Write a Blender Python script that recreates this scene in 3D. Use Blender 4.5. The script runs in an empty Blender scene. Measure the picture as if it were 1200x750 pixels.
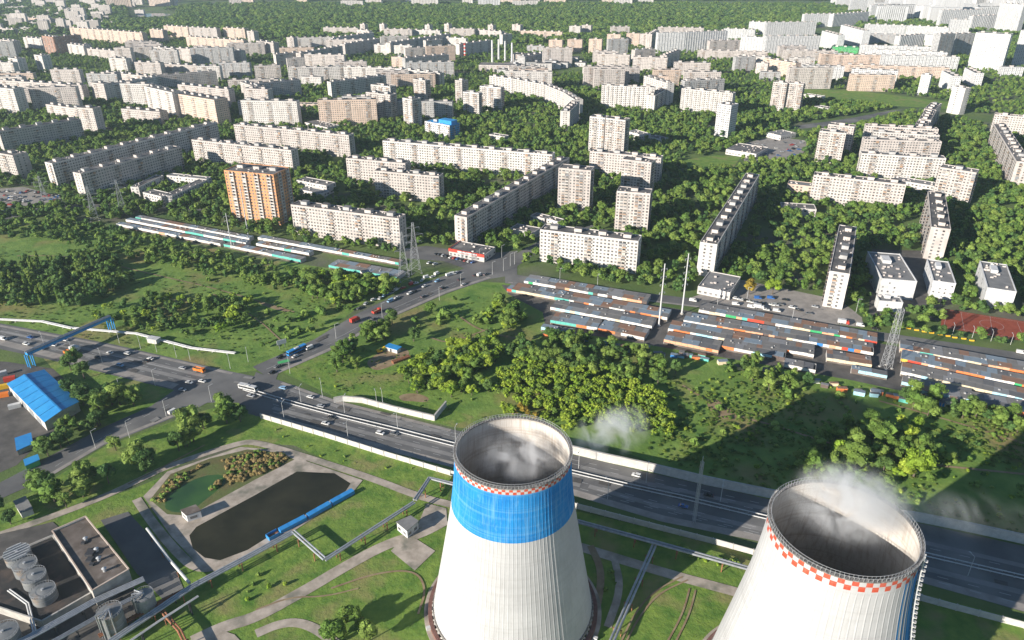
import bpy, bmesh, math, random
import numpy as np
from mathutils import Vector, Matrix

# ---------------------------------------------------------------- camera, sky, sun
SC = bpy.context.scene
COL = SC.collection
R = math.radians
CAM_H, PITCH, FOCAL = 230.0, R(27.0), 870.0 / 1200.0
cam_d = bpy.data.cameras.new("camera")
cam = bpy.data.objects.new("camera", cam_d)
COL.objects.link(cam)
cam.location = (0, 0, CAM_H)
cam.rotation_euler = (R(90) - PITCH, 0, 0)
cam_d.sensor_width = 36.0
cam_d.lens = 36.0 * FOCAL
cam_d.clip_start = 1.0
cam_d.clip_end = 30000.0
SC.camera = cam

SUN_EL = R(18.5)
SUN_TO = Vector((-0.8, -0.6, 0.0))            # the sun stands behind the camera's left shoulder
sun_vec = Vector((SUN_TO.x * math.cos(SUN_EL), SUN_TO.y * math.cos(SUN_EL), math.sin(SUN_EL)))
W = bpy.data.worlds.new("World")
SC.world = W
W.use_nodes = True
sky = W.node_tree.nodes.new("ShaderNodeTexSky")
sky.sky_type = 'NISHITA'
sky.sun_disc = False
sky.air_density = 1.0
sky.dust_density = 0.0
sky.ozone_density = 3.0
sky.sun_elevation = SUN_EL
sky.sun_rotation = math.atan2(SUN_TO.x, SUN_TO.y)
bg = W.node_tree.nodes["Background"]
W.node_tree.links.new(sky.outputs[0], bg.inputs[0])
bg.inputs[1].default_value = 0.064
sd = bpy.data.lights.new("sun", 'SUN')
sd.energy = 5.0
sd.angle = R(0.5)
sd.color = (1.0, 0.92, 0.815)
sun = bpy.data.objects.new("sun", sd)
COL.objects.link(sun)
sun.rotation_euler = sun_vec.to_track_quat('Z', 'Y').to_euler()
sun.location = (-300, -200, 400)
SC.view_settings.view_transform = 'Standard'
SC.view_settings.look = 'None'
SC.view_settings.exposure = 0.86
SC.view_settings.gamma = 1.0
SC.cycles.max_bounces = 5
SC.cycles.diffuse_bounces = 2
SC.cycles.glossy_bounces = 2
SC.cycles.transparent_max_bounces = 6
SC.cycles.volume_bounces = 5
SC.cycles.volume_step_rate = 4.0
SC.cycles.use_denoising = True
SC.render.filter_size = 1.0

rnd = random.Random(7)
NR = np.random.default_rng(11)
HAZE_ON = True

# ---------------------------------------------------------------- helpers
def at(x, y, z=0.0):
    """survey helper: ground (or level z) position of a spot measured on the photograph"""
    u = (x - 600) / 870.0
    v = (375 - y) / 870.0
    dy = math.cos(PITCH) + v * math.sin(PITCH)
    dz = -math.sin(PITCH) + v * math.cos(PITCH)
    t = (z - CAM_H) / dz
    return Vector((u * t, dy * t, z))

def height_to(base, ytop):
    """height of a mast standing at base whose tip reaches picture row ytop"""
    v = (375 - ytop) / 870.0
    dy = math.cos(PITCH) + v * math.sin(PITCH)
    dz = -math.sin(PITCH) + v * math.cos(PITCH)
    return CAM_H + base.y * dz / dy

def link(o, parent=None):
    COL.objects.link(o)
    if parent is not None:
        o.parent = parent
    return o

def tag(o, label=None, cat=None, group=None, kind=None):
    if label: o["label"] = label
    if cat: o["category"] = cat
    if group: o["group"] = group
    if kind: o["kind"] = kind
    return o

def empty(name, loc, rz=0.0, label=None, cat=None, group=None):
    o = bpy.data.objects.new(name, None)
    o.empty_display_size = 1.0
    o.location = loc
    o.rotation_euler = (0, 0, rz)
    link(o)
    return tag(o, label, cat, group)

def mesh_np(name, verts, faces, mats=(), midx=None, smooth=False):
    """verts Nx3, faces: Nxk array (k = 3 or 4)"""
    me = bpy.data.meshes.new(name)
    verts = np.asarray(verts, np.float32)
    faces = np.asarray(faces, np.int32)
    n, k = faces.shape
    me.vertices.add(len(verts))
    me.vertices.foreach_set("co", verts.ravel())
    me.loops.add(n * k)
    me.loops.foreach_set("vertex_index", faces.ravel())
    me.polygons.add(n)
    me.polygons.foreach_set("loop_start", np.arange(0, n * k, k, dtype=np.int32))
    me.polygons.foreach_set("loop_total", np.full(n, k, np.int32))
    for m in (mats if isinstance(mats, (list, tuple)) else [mats]):
        me.materials.append(m)
    if midx is not None:
        me.polygons.foreach_set("material_index", np.asarray(midx, np.int32))
    me.update(calc_edges=True)
    me.polygons.foreach_set("use_smooth", np.full(n, bool(smooth)))
    return me

BOXF = np.array([[0, 3, 2, 1], [4, 5, 6, 7], [0, 1, 5, 4], [1, 2, 6, 5], [2, 3, 7, 6], [3, 0, 4, 7]])
def boxes_np(b):
    """b: Nx6 (x0,x1,y0,y1,z0,z1)"""
    b = np.asarray(b, np.float64).reshape(-1, 6)
    x0, x1, y0, y1, z0, z1 = b.T
    v = np.stack([np.stack([x0, y0, z0], 1), np.stack([x1, y0, z0], 1), np.stack([x1, y1, z0], 1), np.stack([x0, y1, z0], 1),
                  np.stack([x0, y0, z1], 1), np.stack([x1, y0, z1], 1), np.stack([x1, y1, z1], 1), np.stack([x0, y1, z1], 1)], 1)
    f = BOXF[None] + 8 * np.arange(len(b))[:, None, None]
    return v.reshape(-1, 3), f.reshape(-1, 4)

def box_mesh(name, b, mats, midx=None):
    v, f = boxes_np(b)
    mi = None
    if midx is not None:
        mi = np.repeat(np.asarray(midx), 6)
    return mesh_np(name, v, f, mats, mi)

def ob(name, me, parent=None, loc=(0, 0, 0), rot=(0, 0, 0)):
    o = bpy.data.objects.new(name, me)
    o.location = loc
    o.rotation_euler = rot
    return link(o, parent)

def part_boxes(name, b, mats, parent, kind=None, midx=None):
    o = ob(name, box_mesh(name, b, mats, midx), parent)
    if kind: o["kind"] = kind
    return o

def poly_mesh(name, pts, z, mat):
    me = bpy.data.meshes.new(name)
    bm = bmesh.new()
    vs = [bm.verts.new((p[0], p[1], z)) for p in pts]
    f = bm.faces.new(vs)
    f.normal_update()
    if f.normal.z < 0: f.normal_flip()
    bmesh.ops.triangulate(bm, faces=bm.faces[:])
    bm.to_mesh(me); bm.free()
    me.materials.append(mat)
    return me

def sheet(name, px, z, mat):
    """a flat sheet of ground whose outline was surveyed on the photograph"""
    o = ob(name, poly_mesh(name, [at(*p) for p in px], z, mat))
    o["kind"] = 'structure'
    return o

def ribbon_pts(pts, w):
    pts = [Vector((p[0], p[1])) for p in pts]
    L, Rr = [], []
    for i, p in enumerate(pts):
        a = pts[max(i - 1, 0)]; b = pts[min(i + 1, len(pts) - 1)]
        d = (b - a).normalized(); n = Vector((-d.y, d.x))
        L.append(p + n * w / 2); Rr.append(p - n * w / 2)
    return L, Rr

def ribbon(name, px, w, z, mat, world=False):
    pts = px if world else [at(*p) for p in px]
    L, Rr = ribbon_pts(pts, w)
    n = len(L)
    v = [(p.x, p.y, z) for p in L] + [(p.x, p.y, z) for p in Rr]
    f = [(n + i, n + i + 1, i + 1, i) for i in range(n - 1)]
    o = ob(name, mesh_np(name, v, f, mat))
    o["kind"] = 'structure'
    return o

class Soup:
    """collects boxes, bars, tubes and prisms, then links them as one mesh object"""
    def __init__(s): s.v = []; s.f = []; s.m = []; s.n = 0
    def _add(s, v, f, m=0):
        s.v.append(np.asarray(v, np.float64)); 
        for q in f:
            s.f.append(tuple(i + s.n for i in q)); s.m.append(m)
        s.n += len(v)
    def box(s, x0, x1, y0, y1, z0, z1, m=0):
        v, f = boxes_np([[x0, x1, y0, y1, z0, z1]]); s._add(v, f, m)
    def bar(s, a, b, w, h=None, m=0):
        a = Vector(a); b = Vector(b); h = h or w
        d = (b - a).normalized()
        up = Vector((0, 0, 1)) if abs(d.z) < 0.95 else Vector((1, 0, 0))
        x = d.cross(up).normalized() * w / 2; y = x.cross(d).normalized() * h / 2
        v = [a - x - y, a + x - y, a + x + y, a - x + y, b - x - y, b + x - y, b + x + y, b - x + y]
        s._add([tuple(q) for q in v], [tuple(q) for q in BOXF], m)
    def tube(s, a, b, r0, r1=None, n=8, m=0, caps=True):
        a = Vector(a); b = Vector(b); r1 = r0 if r1 is None else r1
        d = (b - a).normalized()
        up = Vector((0, 0, 1)) if abs(d.z) < 0.95 else Vector((1, 0, 0))
        x = d.cross(up).normalized(); y = x.cross(d).normalized()
        v = []
        for p, r in ((a, r0), (b, r1)):
            for i in range(n):
                t = 2 * math.pi * i / n
                v.append(tuple(p + x * r * math.cos(t) + y * r * math.sin(t)))
        f = [(i, (i + 1) % n, n + (i + 1) % n, n + i) for i in range(n)]
        if caps:
            f += [tuple(range(n - 1, -1, -1)), tuple(range(n, 2 * n))]
        s._add(v, f, m)
    def prism(s, prof, y0, y1, m=0, capm=None):
        """closed profile [(x, z)] extruded from y0 to y1"""
        n = len(prof)
        v = [(p[0], y0, p[1]) for p in prof] + [(p[0], y1, p[1]) for p in prof]
        f = [(i, n + i, n + (i + 1) % n, (i + 1) % n) for i in range(n)]
        s._add(v, f, m)
        s._add(v, [tuple(range(n)), tuple(range(2 * n - 1, n - 1, -1))], m if capm is None else capm)
    def mesh(s, name, mats, smooth=False):
        me = bpy.data.meshes.new(name)
        me.from_pydata([tuple(p) for p in np.concatenate(s.v)], [], s.f)
        for m in (mats if isinstance(mats, (list, tuple)) else [mats]): me.materials.append(m)
        me.polygons.foreach_set("material_index", np.asarray(s.m, np.int32))
        me.polygons.foreach_set("use_smooth", np.full(len(s.m), bool(smooth)))
        me.update()
        return me
    def build(s, name, mats, parent=None, smooth=False, kind=None):
        o = ob(name, s.mesh(name, mats, smooth), parent)
        if kind: o["kind"] = kind
        return o

def copy_tree(o, loc=None, rz=None, parent=None, label=None, kids=None):
    c = o.copy(); COL.objects.link(c)
    if parent is not None: c.parent = parent
    if loc is not None: c.location = loc
    if rz is not None: c.rotation_euler = (0, 0, rz)
    if label: c["label"] = label
    for ch in KIDS.get(o.name, []):
        copy_tree(ch, parent=c)
    return c
KIDS = {}
def remember(root):
    def walk(o, all_):
        KIDS[o.name] = [q for q in all_ if q.parent == o]
        for q in KIDS[o.name]: walk(q, all_)
    walk(root, list(COL.objects))

# ---------------------------------------------------------------- materials
def mat(name, c1, c2=None, scale=1.0, rough=0.85, detail=3.0, stretch=(1, 1, 1), bump=0.0, bscale=None,
        island=0.0, objr=0.0, spec=0.3, lo=0.35, hi=0.65, metal=0.0, world=False, c3=None, s3=0.1, bdist=0.1):
    m = bpy.data.materials.new(name); m.use_nodes = True
    nt = m.node_tree; N = nt.nodes; Lk = nt.links
    b = N["Principled BSDF"]
    b.inputs["Roughness"].default_value = rough
    b.inputs["Metallic"].default_value = metal
    b.inputs["Specular IOR Level"].default_value = spec
    col = None
    if c2 is not None or bump:
        if world:
            src = N.new("ShaderNodeNewGeometry").outputs["Position"]
        else:
            src = N.new("ShaderNodeTexCoord").outputs["Object"]
        mp = N.new("ShaderNodeMapping"); mp.inputs["Scale"].default_value = stretch
        Lk.new(src, mp.inputs["Vector"])
    if c2 is not None:
        nz = N.new("ShaderNodeTexNoise"); nz.inputs["Scale"].default_value = scale
        nz.inputs["Detail"].default_value = detail; nz.inputs["Roughness"].default_value = 0.6
        Lk.new(mp.outputs[0], nz.inputs["Vector"])
        rp = N.new("ShaderNodeValToRGB")
        rp.color_ramp.elements[0].position = lo; rp.color_ramp.elements[1].position = hi
        rp.color_ramp.elements[0].color = (*c1, 1); rp.color_ramp.elements[1].color = (*c2, 1)
        Lk.new(nz.outputs[0], rp.inputs[0]); col = rp.outputs[0]
        if c3 is not None:
            n3 = N.new("ShaderNodeTexNoise"); n3.inputs["Scale"].default_value = s3; n3.inputs["Detail"].default_value = 4
            Lk.new(mp.outputs[0], n3.inputs["Vector"])
            r3 = N.new("ShaderNodeValToRGB"); r3.color_ramp.elements[0].position = 0.52; r3.color_ramp.elements[1].position = 0.68
            Lk.new(n3.outputs[0], r3.inputs[0])
            mx = N.new("ShaderNodeMix"); mx.data_type = 'RGBA'
            Lk.new(r3.outputs[0], mx.inputs[0]); Lk.new(col, mx.inputs[6]); mx.inputs[7].default_value = (*c3, 1)
            col = mx.outputs[2]
    else:
        rgb = N.new("ShaderNodeRGB"); rgb.outputs[0].default_value = (*c1, 1); col = rgb.outputs[0]
    def vary(col, src, amt):
        mr = N.new("ShaderNodeMapRange"); mr.inputs[3].default_value = 1 - amt; mr.inputs[4].default_value = 1 + amt
        Lk.new(src, mr.inputs[0])
        mx = N.new("ShaderNodeVectorMath"); mx.operation = 'SCALE'
        Lk.new(col, mx.inputs[0]); Lk.new(mr.outputs[0], mx.inputs[3])
        return mx.outputs[0]
    if island: col = vary(col, N.new("ShaderNodeNewGeometry").outputs["Random Per Island"], island)
    if objr: col = vary(col, N.new("ShaderNodeObjectInfo").outputs["Random"], objr)
    Lk.new(col, b.inputs["Base Color"])
    if bump:
        bn = N.new("ShaderNodeTexNoise"); bn.inputs["Scale"].default_value = bscale or scale * 4; bn.inputs["Detail"].default_value = 8; bn.inputs["Roughness"].default_value = 0.65
        Lk.new(mp.outputs[0], bn.inputs["Vector"])
        bp = N.new("ShaderNodeBump"); bp.inputs["Strength"].default_value = bump; bp.inputs["Distance"].default_value = bdist
        Lk.new(bn.outputs[0], bp.inputs["Height"]); Lk.new(bp.outputs[0], b.inputs["Normal"])
    return m

def leaf_mat(name, c1, c2, amt=0.45, objr=0.3):
    m = bpy.data.materials.new(name); m.use_nodes = True
    nt = m.node_tree; N = nt.nodes; Lk = nt.links
    b = N["Principled BSDF"]; b.inputs["Roughness"].default_value = 0.7; b.inputs["Specular IOR Level"].default_value = 0.15
    g = N.new("ShaderNodeNewGeometry"); oi = N.new("ShaderNodeObjectInfo")
    mx = N.new("ShaderNodeMix"); mx.data_type = 'RGBA'
    mx.inputs[6].default_value = (*c1, 1); mx.inputs[7].default_value = (*c2, 1)
    Lk.new(oi.outputs["Random"], mx.inputs[0])
    mr = N.new("ShaderNodeMapRange"); mr.inputs[3].default_value = 1 - amt; mr.inputs[4].default_value = 1 + amt
    Lk.new(g.outputs["Random Per Island"], mr.inputs[0])
    sc = N.new("ShaderNodeVectorMath"); sc.operation = 'SCALE'
    Lk.new(mx.outputs[2], sc.inputs[0]); Lk.new(mr.outputs[0], sc.inputs[3])
    Lk.new(sc.outputs[0], b.inputs["Base Color"])
    tr = N.new("ShaderNodeBsdfTranslucent"); Lk.new(sc.outputs[0], tr.inputs[0])
    ms = N.new("ShaderNodeMixShader"); ms.inputs[0].default_value = 0.22
    Lk.new(b.outputs[0], ms.inputs[1]); Lk.new(tr.outputs[0], ms.inputs[2])
    Lk.new(ms.outputs[0], N["Material Output"].inputs[0])
    return m

M = {}
M['city_ground'] = mat('city_ground', (0.06, 0.11, 0.028), (0.13, 0.18, 0.05), 0.02, 0.95, 6, world=True, c3=(0.13, 0.12, 0.10), s3=0.012, bump=0.6, bscale=0.5, bdist=0.6)
M['meadow'] = mat('meadow', (0.08, 0.17, 0.03), (0.20, 0.29, 0.06), 0.06, 0.95, 10, world=True, c3=(0.24, 0.20, 0.08), s3=0.022, bump=0.55, bscale=0.22, bdist=1.2, lo=0.32, hi=0.68)
M['lawn'] = mat('lawn', (0.07, 0.16, 0.024), (0.205, 0.29, 0.052), 0.16, 0.95, 14, world=True, c3=(0.23, 0.225, 0.08), s3=0.06, bump=0.6, bscale=0.35, bdist=0.9, lo=0.3, hi=0.7)
M['bare_soil'] = mat('bare_soil', (0.22, 0.15, 0.09), (0.32, 0.25, 0.15), 0.2, 0.95, 5, world=True)
M['asphalt'] = mat('asphalt', (0.105, 0.104, 0.105), (0.155, 0.152, 0.148), 0.05, 0.85, 7, world=True, c3=(0.20, 0.195, 0.185), s3=0.03)
M['asphalt_dark'] = mat('asphalt_dark', (0.075, 0.07, 0.066), (0.13, 0.12, 0.11), 0.12, 0.85, 5, world=True)
M['worn_lane'] = mat('worn_lane', (0.19, 0.185, 0.178), (0.26, 0.25, 0.24), 0.1, 0.85, 5, world=True)
M['pavement'] = mat('pavement', (0.24, 0.22, 0.20), (0.34, 0.31, 0.28), 0.15, 0.9, 5, world=True)
M['concrete_path'] = mat('concrete_path', (0.31, 0.265, 0.215), (0.50, 0.43, 0.36), 0.18, 0.9, 6, world=True, c3=(0.2, 0.19, 0.15), s3=0.1)
M['concrete'] = mat('concrete', (0.36, 0.34, 0.31), (0.50, 0.48, 0.44), 0.3, 0.9, 5)
M['white_concrete'] = mat('white_concrete', (0.46, 0.44, 0.41), (0.58, 0.555, 0.52), 0.4, 0.85, 4)
M['paint_white'] = mat('paint_white', (0.48, 0.48, 0.47))
M['white_metal'] = mat('white_metal', (0.60, 0.60, 0.59), (0.50, 0.50, 0.49), 0.6, 0.5)
M['steel'] = mat('steel', (0.42, 0.43, 0.44), (0.32, 0.33, 0.34), 1.5, 0.45, metal=0.4)
M['galvanised'] = mat('galvanised', (0.45, 0.46, 0.47), rough=0.5, metal=0.3)
M['pole_white'] = mat('pole_white', (0.55, 0.55, 0.54), rough=0.5)
M['pipe'] = mat('pipe', (0.42, 0.44, 0.46), (0.30, 0.31, 0.33), 0.6, 0.4, metal=0.5, stretch=(1, 1, 1))
M['rust'] = mat('rust', (0.22, 0.09, 0.05), (0.33, 0.15, 0.08), 0.8)
M['dark_steel'] = mat('dark_steel', (0.05, 0.05, 0.055), rough=0.6)
M['rubber'] = mat('rubber', (0.02, 0.02, 0.02), rough=0.9)
M['car_glass'] = mat('car_glass', (0.02, 0.025, 0.03), rough=0.12, spec=0.6)
M['red'] = mat('red', (0.55, 0.05, 0.03), (0.45, 0.06, 0.04), 0.5, 0.6)
M['orange'] = mat('orange', (0.75, 0.20, 0.03), rough=0.5)
M['yellow'] = mat('yellow', (0.75, 0.45, 0.03), rough=0.5)
M['blue'] = mat('blue', (0.03, 0.22, 0.55), (0.04, 0.27, 0.60), 0.3, 0.5)
M['court_red'] = mat('court_red', (0.25, 0.055, 0.03), (0.31, 0.075, 0.045), 0.2, 0.9, world=True)
M['roof_felt'] = mat('roof_felt', (0.09, 0.085, 0.085), (0.15, 0.145, 0.14), 0.08, 0.9, 5, objr=0.2, c3=(0.20, 0.19, 0.18), s3=0.15)
M['roof_grey'] = mat('roof_grey', (0.17, 0.17, 0.17), (0.24, 0.235, 0.23), 0.15, 0.9, 5)
M['roof_brown'] = mat('roof_brown', (0.105, 0.085, 0.07), (0.17, 0.14, 0.12), 0.15, 0.9, 6, c3=(0.22, 0.19, 0.17), s3=0.2)
def wall_mat(name, a, b):
    """prefabricated panels: every panel cast a slightly different tone, streaks below the joints"""
    m = mat(name, a, b, 0.10, 0.85, 5, stretch=(1, 1, 0.5), objr=0.08)
    nt = m.node_tree; N = nt.nodes; Lk = nt.links; bs = N["Principled BSDF"]
    src = bs.inputs["Base Color"].links[0].from_socket
    tc = N.new("ShaderNodeTexCoord")
    sn = N.new("ShaderNodeVectorMath"); sn.operation = 'SNAP'; sn.inputs[1].default_value = (3.0, 3.0, 2.85)
    ad = N.new("ShaderNodeVectorMath"); ad.operation = 'ADD'; ad.inputs[1].default_value = (0.2, 0.2, 1.25)
    Lk.new(tc.outputs["Object"], ad.inputs[0]); Lk.new(ad.outputs[0], sn.inputs[0])
    wn = N.new("ShaderNodeTexWhiteNoise"); Lk.new(sn.outputs[0], wn.inputs["Vector"])
    mr = N.new("ShaderNodeMapRange"); mr.inputs[3].default_value = 0.88; mr.inputs[4].default_value = 1.07; Lk.new(wn.outputs[0], mr.inputs[0])
    sc = N.new("ShaderNodeVectorMath"); sc.operation = 'SCALE'; Lk.new(src, sc.inputs[0]); Lk.new(mr.outputs[0], sc.inputs[3])
    Lk.new(sc.outputs[0], bs.inputs["Base Color"])
    return m
M['panel_white'] = wall_mat('panel_white', (0.48, 0.43, 0.40), (0.57, 0.52, 0.485))
M['panel_pale'] = wall_mat('panel_pale', (0.53, 0.50, 0.47), (0.62, 0.59, 0.56))
M['panel_pink'] = wall_mat('panel_pink', (0.55, 0.44, 0.37), (0.63, 0.52, 0.44))
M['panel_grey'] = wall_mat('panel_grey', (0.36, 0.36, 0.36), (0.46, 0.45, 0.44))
M['panel_orange'] = wall_mat('panel_orange', (0.60, 0.29, 0.14), (0.70, 0.36, 0.18))
M['panel_sand'] = wall_mat('panel_sand', (0.54, 0.42, 0.34), (0.62, 0.49, 0.40))
M['panel_brick'] = wall_mat('panel_brick', (0.36, 0.20, 0.14), (0.44, 0.26, 0.19))
M['bright_white'] = wall_mat('bright_white', (0.53, 0.53, 0.53), (0.62, 0.62, 0.62))
M['blue_cladding'] = mat('blue_cladding', (0.03, 0.24, 0.55), (0.04, 0.30, 0.62), 0.2, 0.5)
M['green_cladding'] = mat('green_cladding', (0.06, 0.35, 0.12), (0.10, 0.45, 0.15), 0.2, 0.6)
M['window_glass'] = mat('window_glass', (0.15, 0.148, 0.148), rough=0.25, island=0.7, spec=0.5)
def balcony_mat(name, tones):
    """every household clads its balcony differently: one tone per balcony front"""
    m = mat(name, tones[0], rough=0.8); nt = m.node_tree; N = nt.nodes
    g_ = N.new("ShaderNodeNewGeometry"); r = N.new("ShaderNodeValToRGB"); r.color_ramp.interpolation = 'CONSTANT'
    while len(r.color_ramp.elements) < len(tones): r.color_ramp.elements.new(0.5)
    for i, t in enumerate(tones): r.color_ramp.elements[i].position = i / len(tones); r.color_ramp.elements[i].color = (*t, 1)
    nt.links.new(g_.outputs["Random Per Island"], r.inputs[0]); nt.links.new(r.outputs[0], N["Principled BSDF"].inputs["Base Color"])
    return m
M['balcony'] = balcony_mat('balcony', [(0.52, 0.46, 0.41), (0.30, 0.22, 0.17), (0.56, 0.53, 0.50), (0.40, 0.26, 0.17), (0.48, 0.42, 0.37), (0.24, 0.25, 0.27), (0.55, 0.49, 0.43), (0.36, 0.32, 0.29)])
M['balcony_white'] = mat('balcony_white', (0.66, 0.63, 0.58), rough=0.8, island=0.18)
for k, c in dict(white=(0.70, 0.69, 0.66), silver=(0.40, 0.41, 0.42), black=(0.02, 0.02, 0.022), grey=(0.14, 0.145, 0.15),
                 red=(0.42, 0.04, 0.03), blue=(0.03, 0.12, 0.35), lightblue=(0.25, 0.42, 0.6)).items():
    m_ = mat('car_paint_' + k, c, rough=0.3, spec=0.5); M['car_' + k] = m_

def tower_mat(name, c1, c2, cs, streak=0.5):
    """painted concrete shell: cloudy tone plus streaks of rain and soot running down it"""
    m = bpy.data.materials.new(name); m.use_nodes = True
    nt = m.node_tree; N = nt.nodes; Lk = nt.links
    b = N["Principled BSDF"]; b.inputs["Roughness"].default_value = 0.85; b.inputs["Specular IOR Level"].default_value = 0.2
    tc = N.new("ShaderNodeTexCoord")
    def noise(scale, st, det=5):
        mp = N.new("ShaderNodeMapping"); mp.inputs["Scale"].default_value = st; Lk.new(tc.outputs["Object"], mp.inputs["Vector"])
        nz = N.new("ShaderNodeTexNoise"); nz.inputs["Scale"].default_value = scale; nz.inputs["Detail"].default_value = det
        nz.inputs["Roughness"].default_value = 0.62
        Lk.new(mp.outputs[0], nz.inputs["Vector"]); return nz.outputs[0]
    def ramp(src, lo, hi, a, bb):
        r = N.new("ShaderNodeValToRGB"); r.color_ramp.elements[0].position = lo; r.color_ramp.elements[1].position = hi
        r.color_ramp.elements[0].color = (*a, 1); r.color_ramp.elements[1].color = (*bb, 1); Lk.new(src, r.inputs[0]); return r.outputs[0]
    def mix(f, a, bb):
        x = N.new("ShaderNodeMix"); x.data_type = 'RGBA'; Lk.new(f, x.inputs[0]); Lk.new(a, x.inputs[6])
        if isinstance(bb, tuple): x.inputs[7].default_value = (*bb, 1)
        else: Lk.new(bb, x.inputs[7])
        return x.outputs[2]
    base = ramp(noise(0.07, (1, 1, 1)), 0.35, 0.65, c1, c2)
    st = ramp(noise(0.9, (1, 1, 0.03)), 0.5, 0.78, (0, 0, 0), (streak, streak, streak))
    base = mix(st, base, cs)
    patch = ramp(noise(0.25, (1, 1, 0.5), 6), 0.62, 0.75, (0, 0, 0), (streak * 0.7,) * 3)
    base = mix(patch, base, cs)
    lines = ramp(noise(0.5, (0.02, 0.02, 1.6), 3), 0.52, 0.62, (0, 0, 0), (streak * 0.45,) * 3)
    base = mix(lines, base, cs)
    drips = ramp(noise(2.2, (1, 1, 0.012), 4), 0.56, 0.75, (0, 0, 0), (streak * 0.9,) * 3)
    base = mix(drips, base, cs)
    Lk.new(base, b.inputs["Base Color"])
    return m
M['shell_white'] = tower_mat('shell_white', (0.41, 0.41, 0.415), (0.48, 0.48, 0.485), (0.31, 0.305, 0.30), 0.42)
M['shell_blue'] = tower_mat('shell_blue', (0.010, 0.165, 0.47), (0.02, 0.24, 0.57), (0.20, 0.42, 0.62), 0.5)
M['shell_red'] = tower_mat('shell_red', (0.42, 0.06, 0.03), (0.50, 0.085, 0.045), (0.55, 0.25, 0.2), 0.3)
M['shell_inside'] = tower_mat('shell_inside', (0.50, 0.47, 0.43), (0.60, 0.57, 0.53), (0.30, 0.22, 0.16), 0.7)
M['rim_concrete'] = mat('rim_concrete', (0.10, 0.095, 0.09), (0.30, 0.28, 0.26), 1.2, 0.9, 4)
M['basin'] = mat('basin', (0.15, 0.075, 0.06), (0.22, 0.12, 0.10), 0.5, 0.9)
M['tower_fill'] = mat('tower_fill', (0.03, 0.03, 0.032), rough=0.9)
M['water_dark'] = mat('water_dark', (0.02, 0.021, 0.013), (0.04, 0.038, 0.023), 0.05, 0.2, 3, world=True, spec=0.2)
M['water_green'] = mat('water_green', (0.025, 0.07, 0.025), (0.05, 0.12, 0.03), 0.06, 0.35, 3, world=True, spec=0.5)
M['reed'] = leaf_mat('reed', (0.24, 0.19, 0.07), (0.30, 0.22, 0.10), 0.4)
M['leaf_dark'] = leaf_mat('leaf_dark', (0.058, 0.125, 0.036), (0.112, 0.185, 0.048))
M['leaf_mid'] = leaf_mat('leaf_mid', (0.098, 0.18, 0.034), (0.20, 0.275, 0.06))
M['leaf_lime'] = leaf_mat('leaf_lime', (0.18, 0.29, 0.03), (0.30, 0.38, 0.048), 0.45)
M['leaf_yellow'] = leaf_mat('leaf_yellow', (0.25, 0.18, 0.03), (0.32, 0.24, 0.04), 0.4)
M['tuft'] = leaf_mat('tuft', (0.07, 0.15, 0.025), (0.19, 0.25, 0.05), 0.4)
M['weed'] = leaf_mat('weed', (0.06, 0.12, 0.025), (0.15, 0.19, 0.045), 0.45)
M['bark'] = mat('bark', (0.10, 0.08, 0.06), (0.16, 0.13, 0.10), 2.0, 0.95)

# ---------------------------------------------------------------- ground, meadows, water, roads
def soft(px, n=3):
    for _ in range(n):
        q = []
        for a, b in zip(px, px[1:] + px[:1]):
            q += [(a[0] * .75 + b[0] * .25, a[1] * .75 + b[1] * .25), (a[0] * .25 + b[0] * .75, a[1] * .25 + b[1] * .75)]
        px = q
    return px
def soft_line(px, n=2):
    for _ in range(n):
        q = [px[0]]
        for a, b in zip(px, px[1:]):
            q += [(a[0] * .75 + b[0] * .25, a[1] * .75 + b[1] * .25), (a[0] * .25 + b[0] * .75, a[1] * .25 + b[1] * .75)]
        px = q + [px[-1]]
    return px
ZS = [0.0]
def Z():
    ZS[0] += 0.004
    return ZS[0]

g = ob('ground', mesh_np('ground', [(-7000, -500, 0), (7000, -500, 0), (7000, 9000, 0), (-7000, 9000, 0)], [(0, 1, 2, 3)], M['city_ground']))
g['kind'] = 'structure'
sheet('meadow', [(-150, 250), (140, 268), (300, 302), (480, 328), (430, 352), (368, 400), (300, 434), (270, 438), (130, 404), (-150, 350)], Z(), M['meadow'])
sheet('meadow', [(330, 436), (420, 388), (560, 330), (600, 332), (780, 392), (1000, 440), (1260, 492), (1260, 650), (1075, 610), (900, 586), (700, 520), (528, 500), (394, 466)], Z(), M['meadow'])
sheet('lawn', [(40, 408), (220, 455), (205, 478), (110, 505), (90, 470), (60, 430)], Z(), M['lawn'])
sheet('lawn', [(305, 474), (280, 470), (225, 485), (120, 525), (40, 575), (-100, 640), (-150, 700), (0, 640), (150, 570), (280, 518), (345, 522), (430, 560), (520, 600), (535, 545), (314, 490)], Z(), M['lawn'])
sheet('lawn', [(-80, 640), (150, 575), (300, 515), (520, 590), (680, 600), (900, 650), (1330, 760), (1400, 900), (600, 1200), (-200, 900)], Z(), M['lawn'])
sheet('lawn', [(330, 434), (400, 400), (470, 420), (500, 470), (560, 490), (528, 498), (394, 464)], Z(), M['lawn'])
sheet('bare_patch', soft([(466, 463), (486, 460), (504, 466), (500, 472), (482, 470), (470, 470)]), Z(), M['bare_soil'])
sheet('bare_patch', soft([(828, 468), (842, 476), (858, 490), (846, 492), (830, 480)]), Z(), M['bare_soil'])
sheet('bare_patch', soft([(300, 352), (332, 360), (342, 366), (326, 364), (303, 356)]), Z(), M['bare_soil'])
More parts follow.
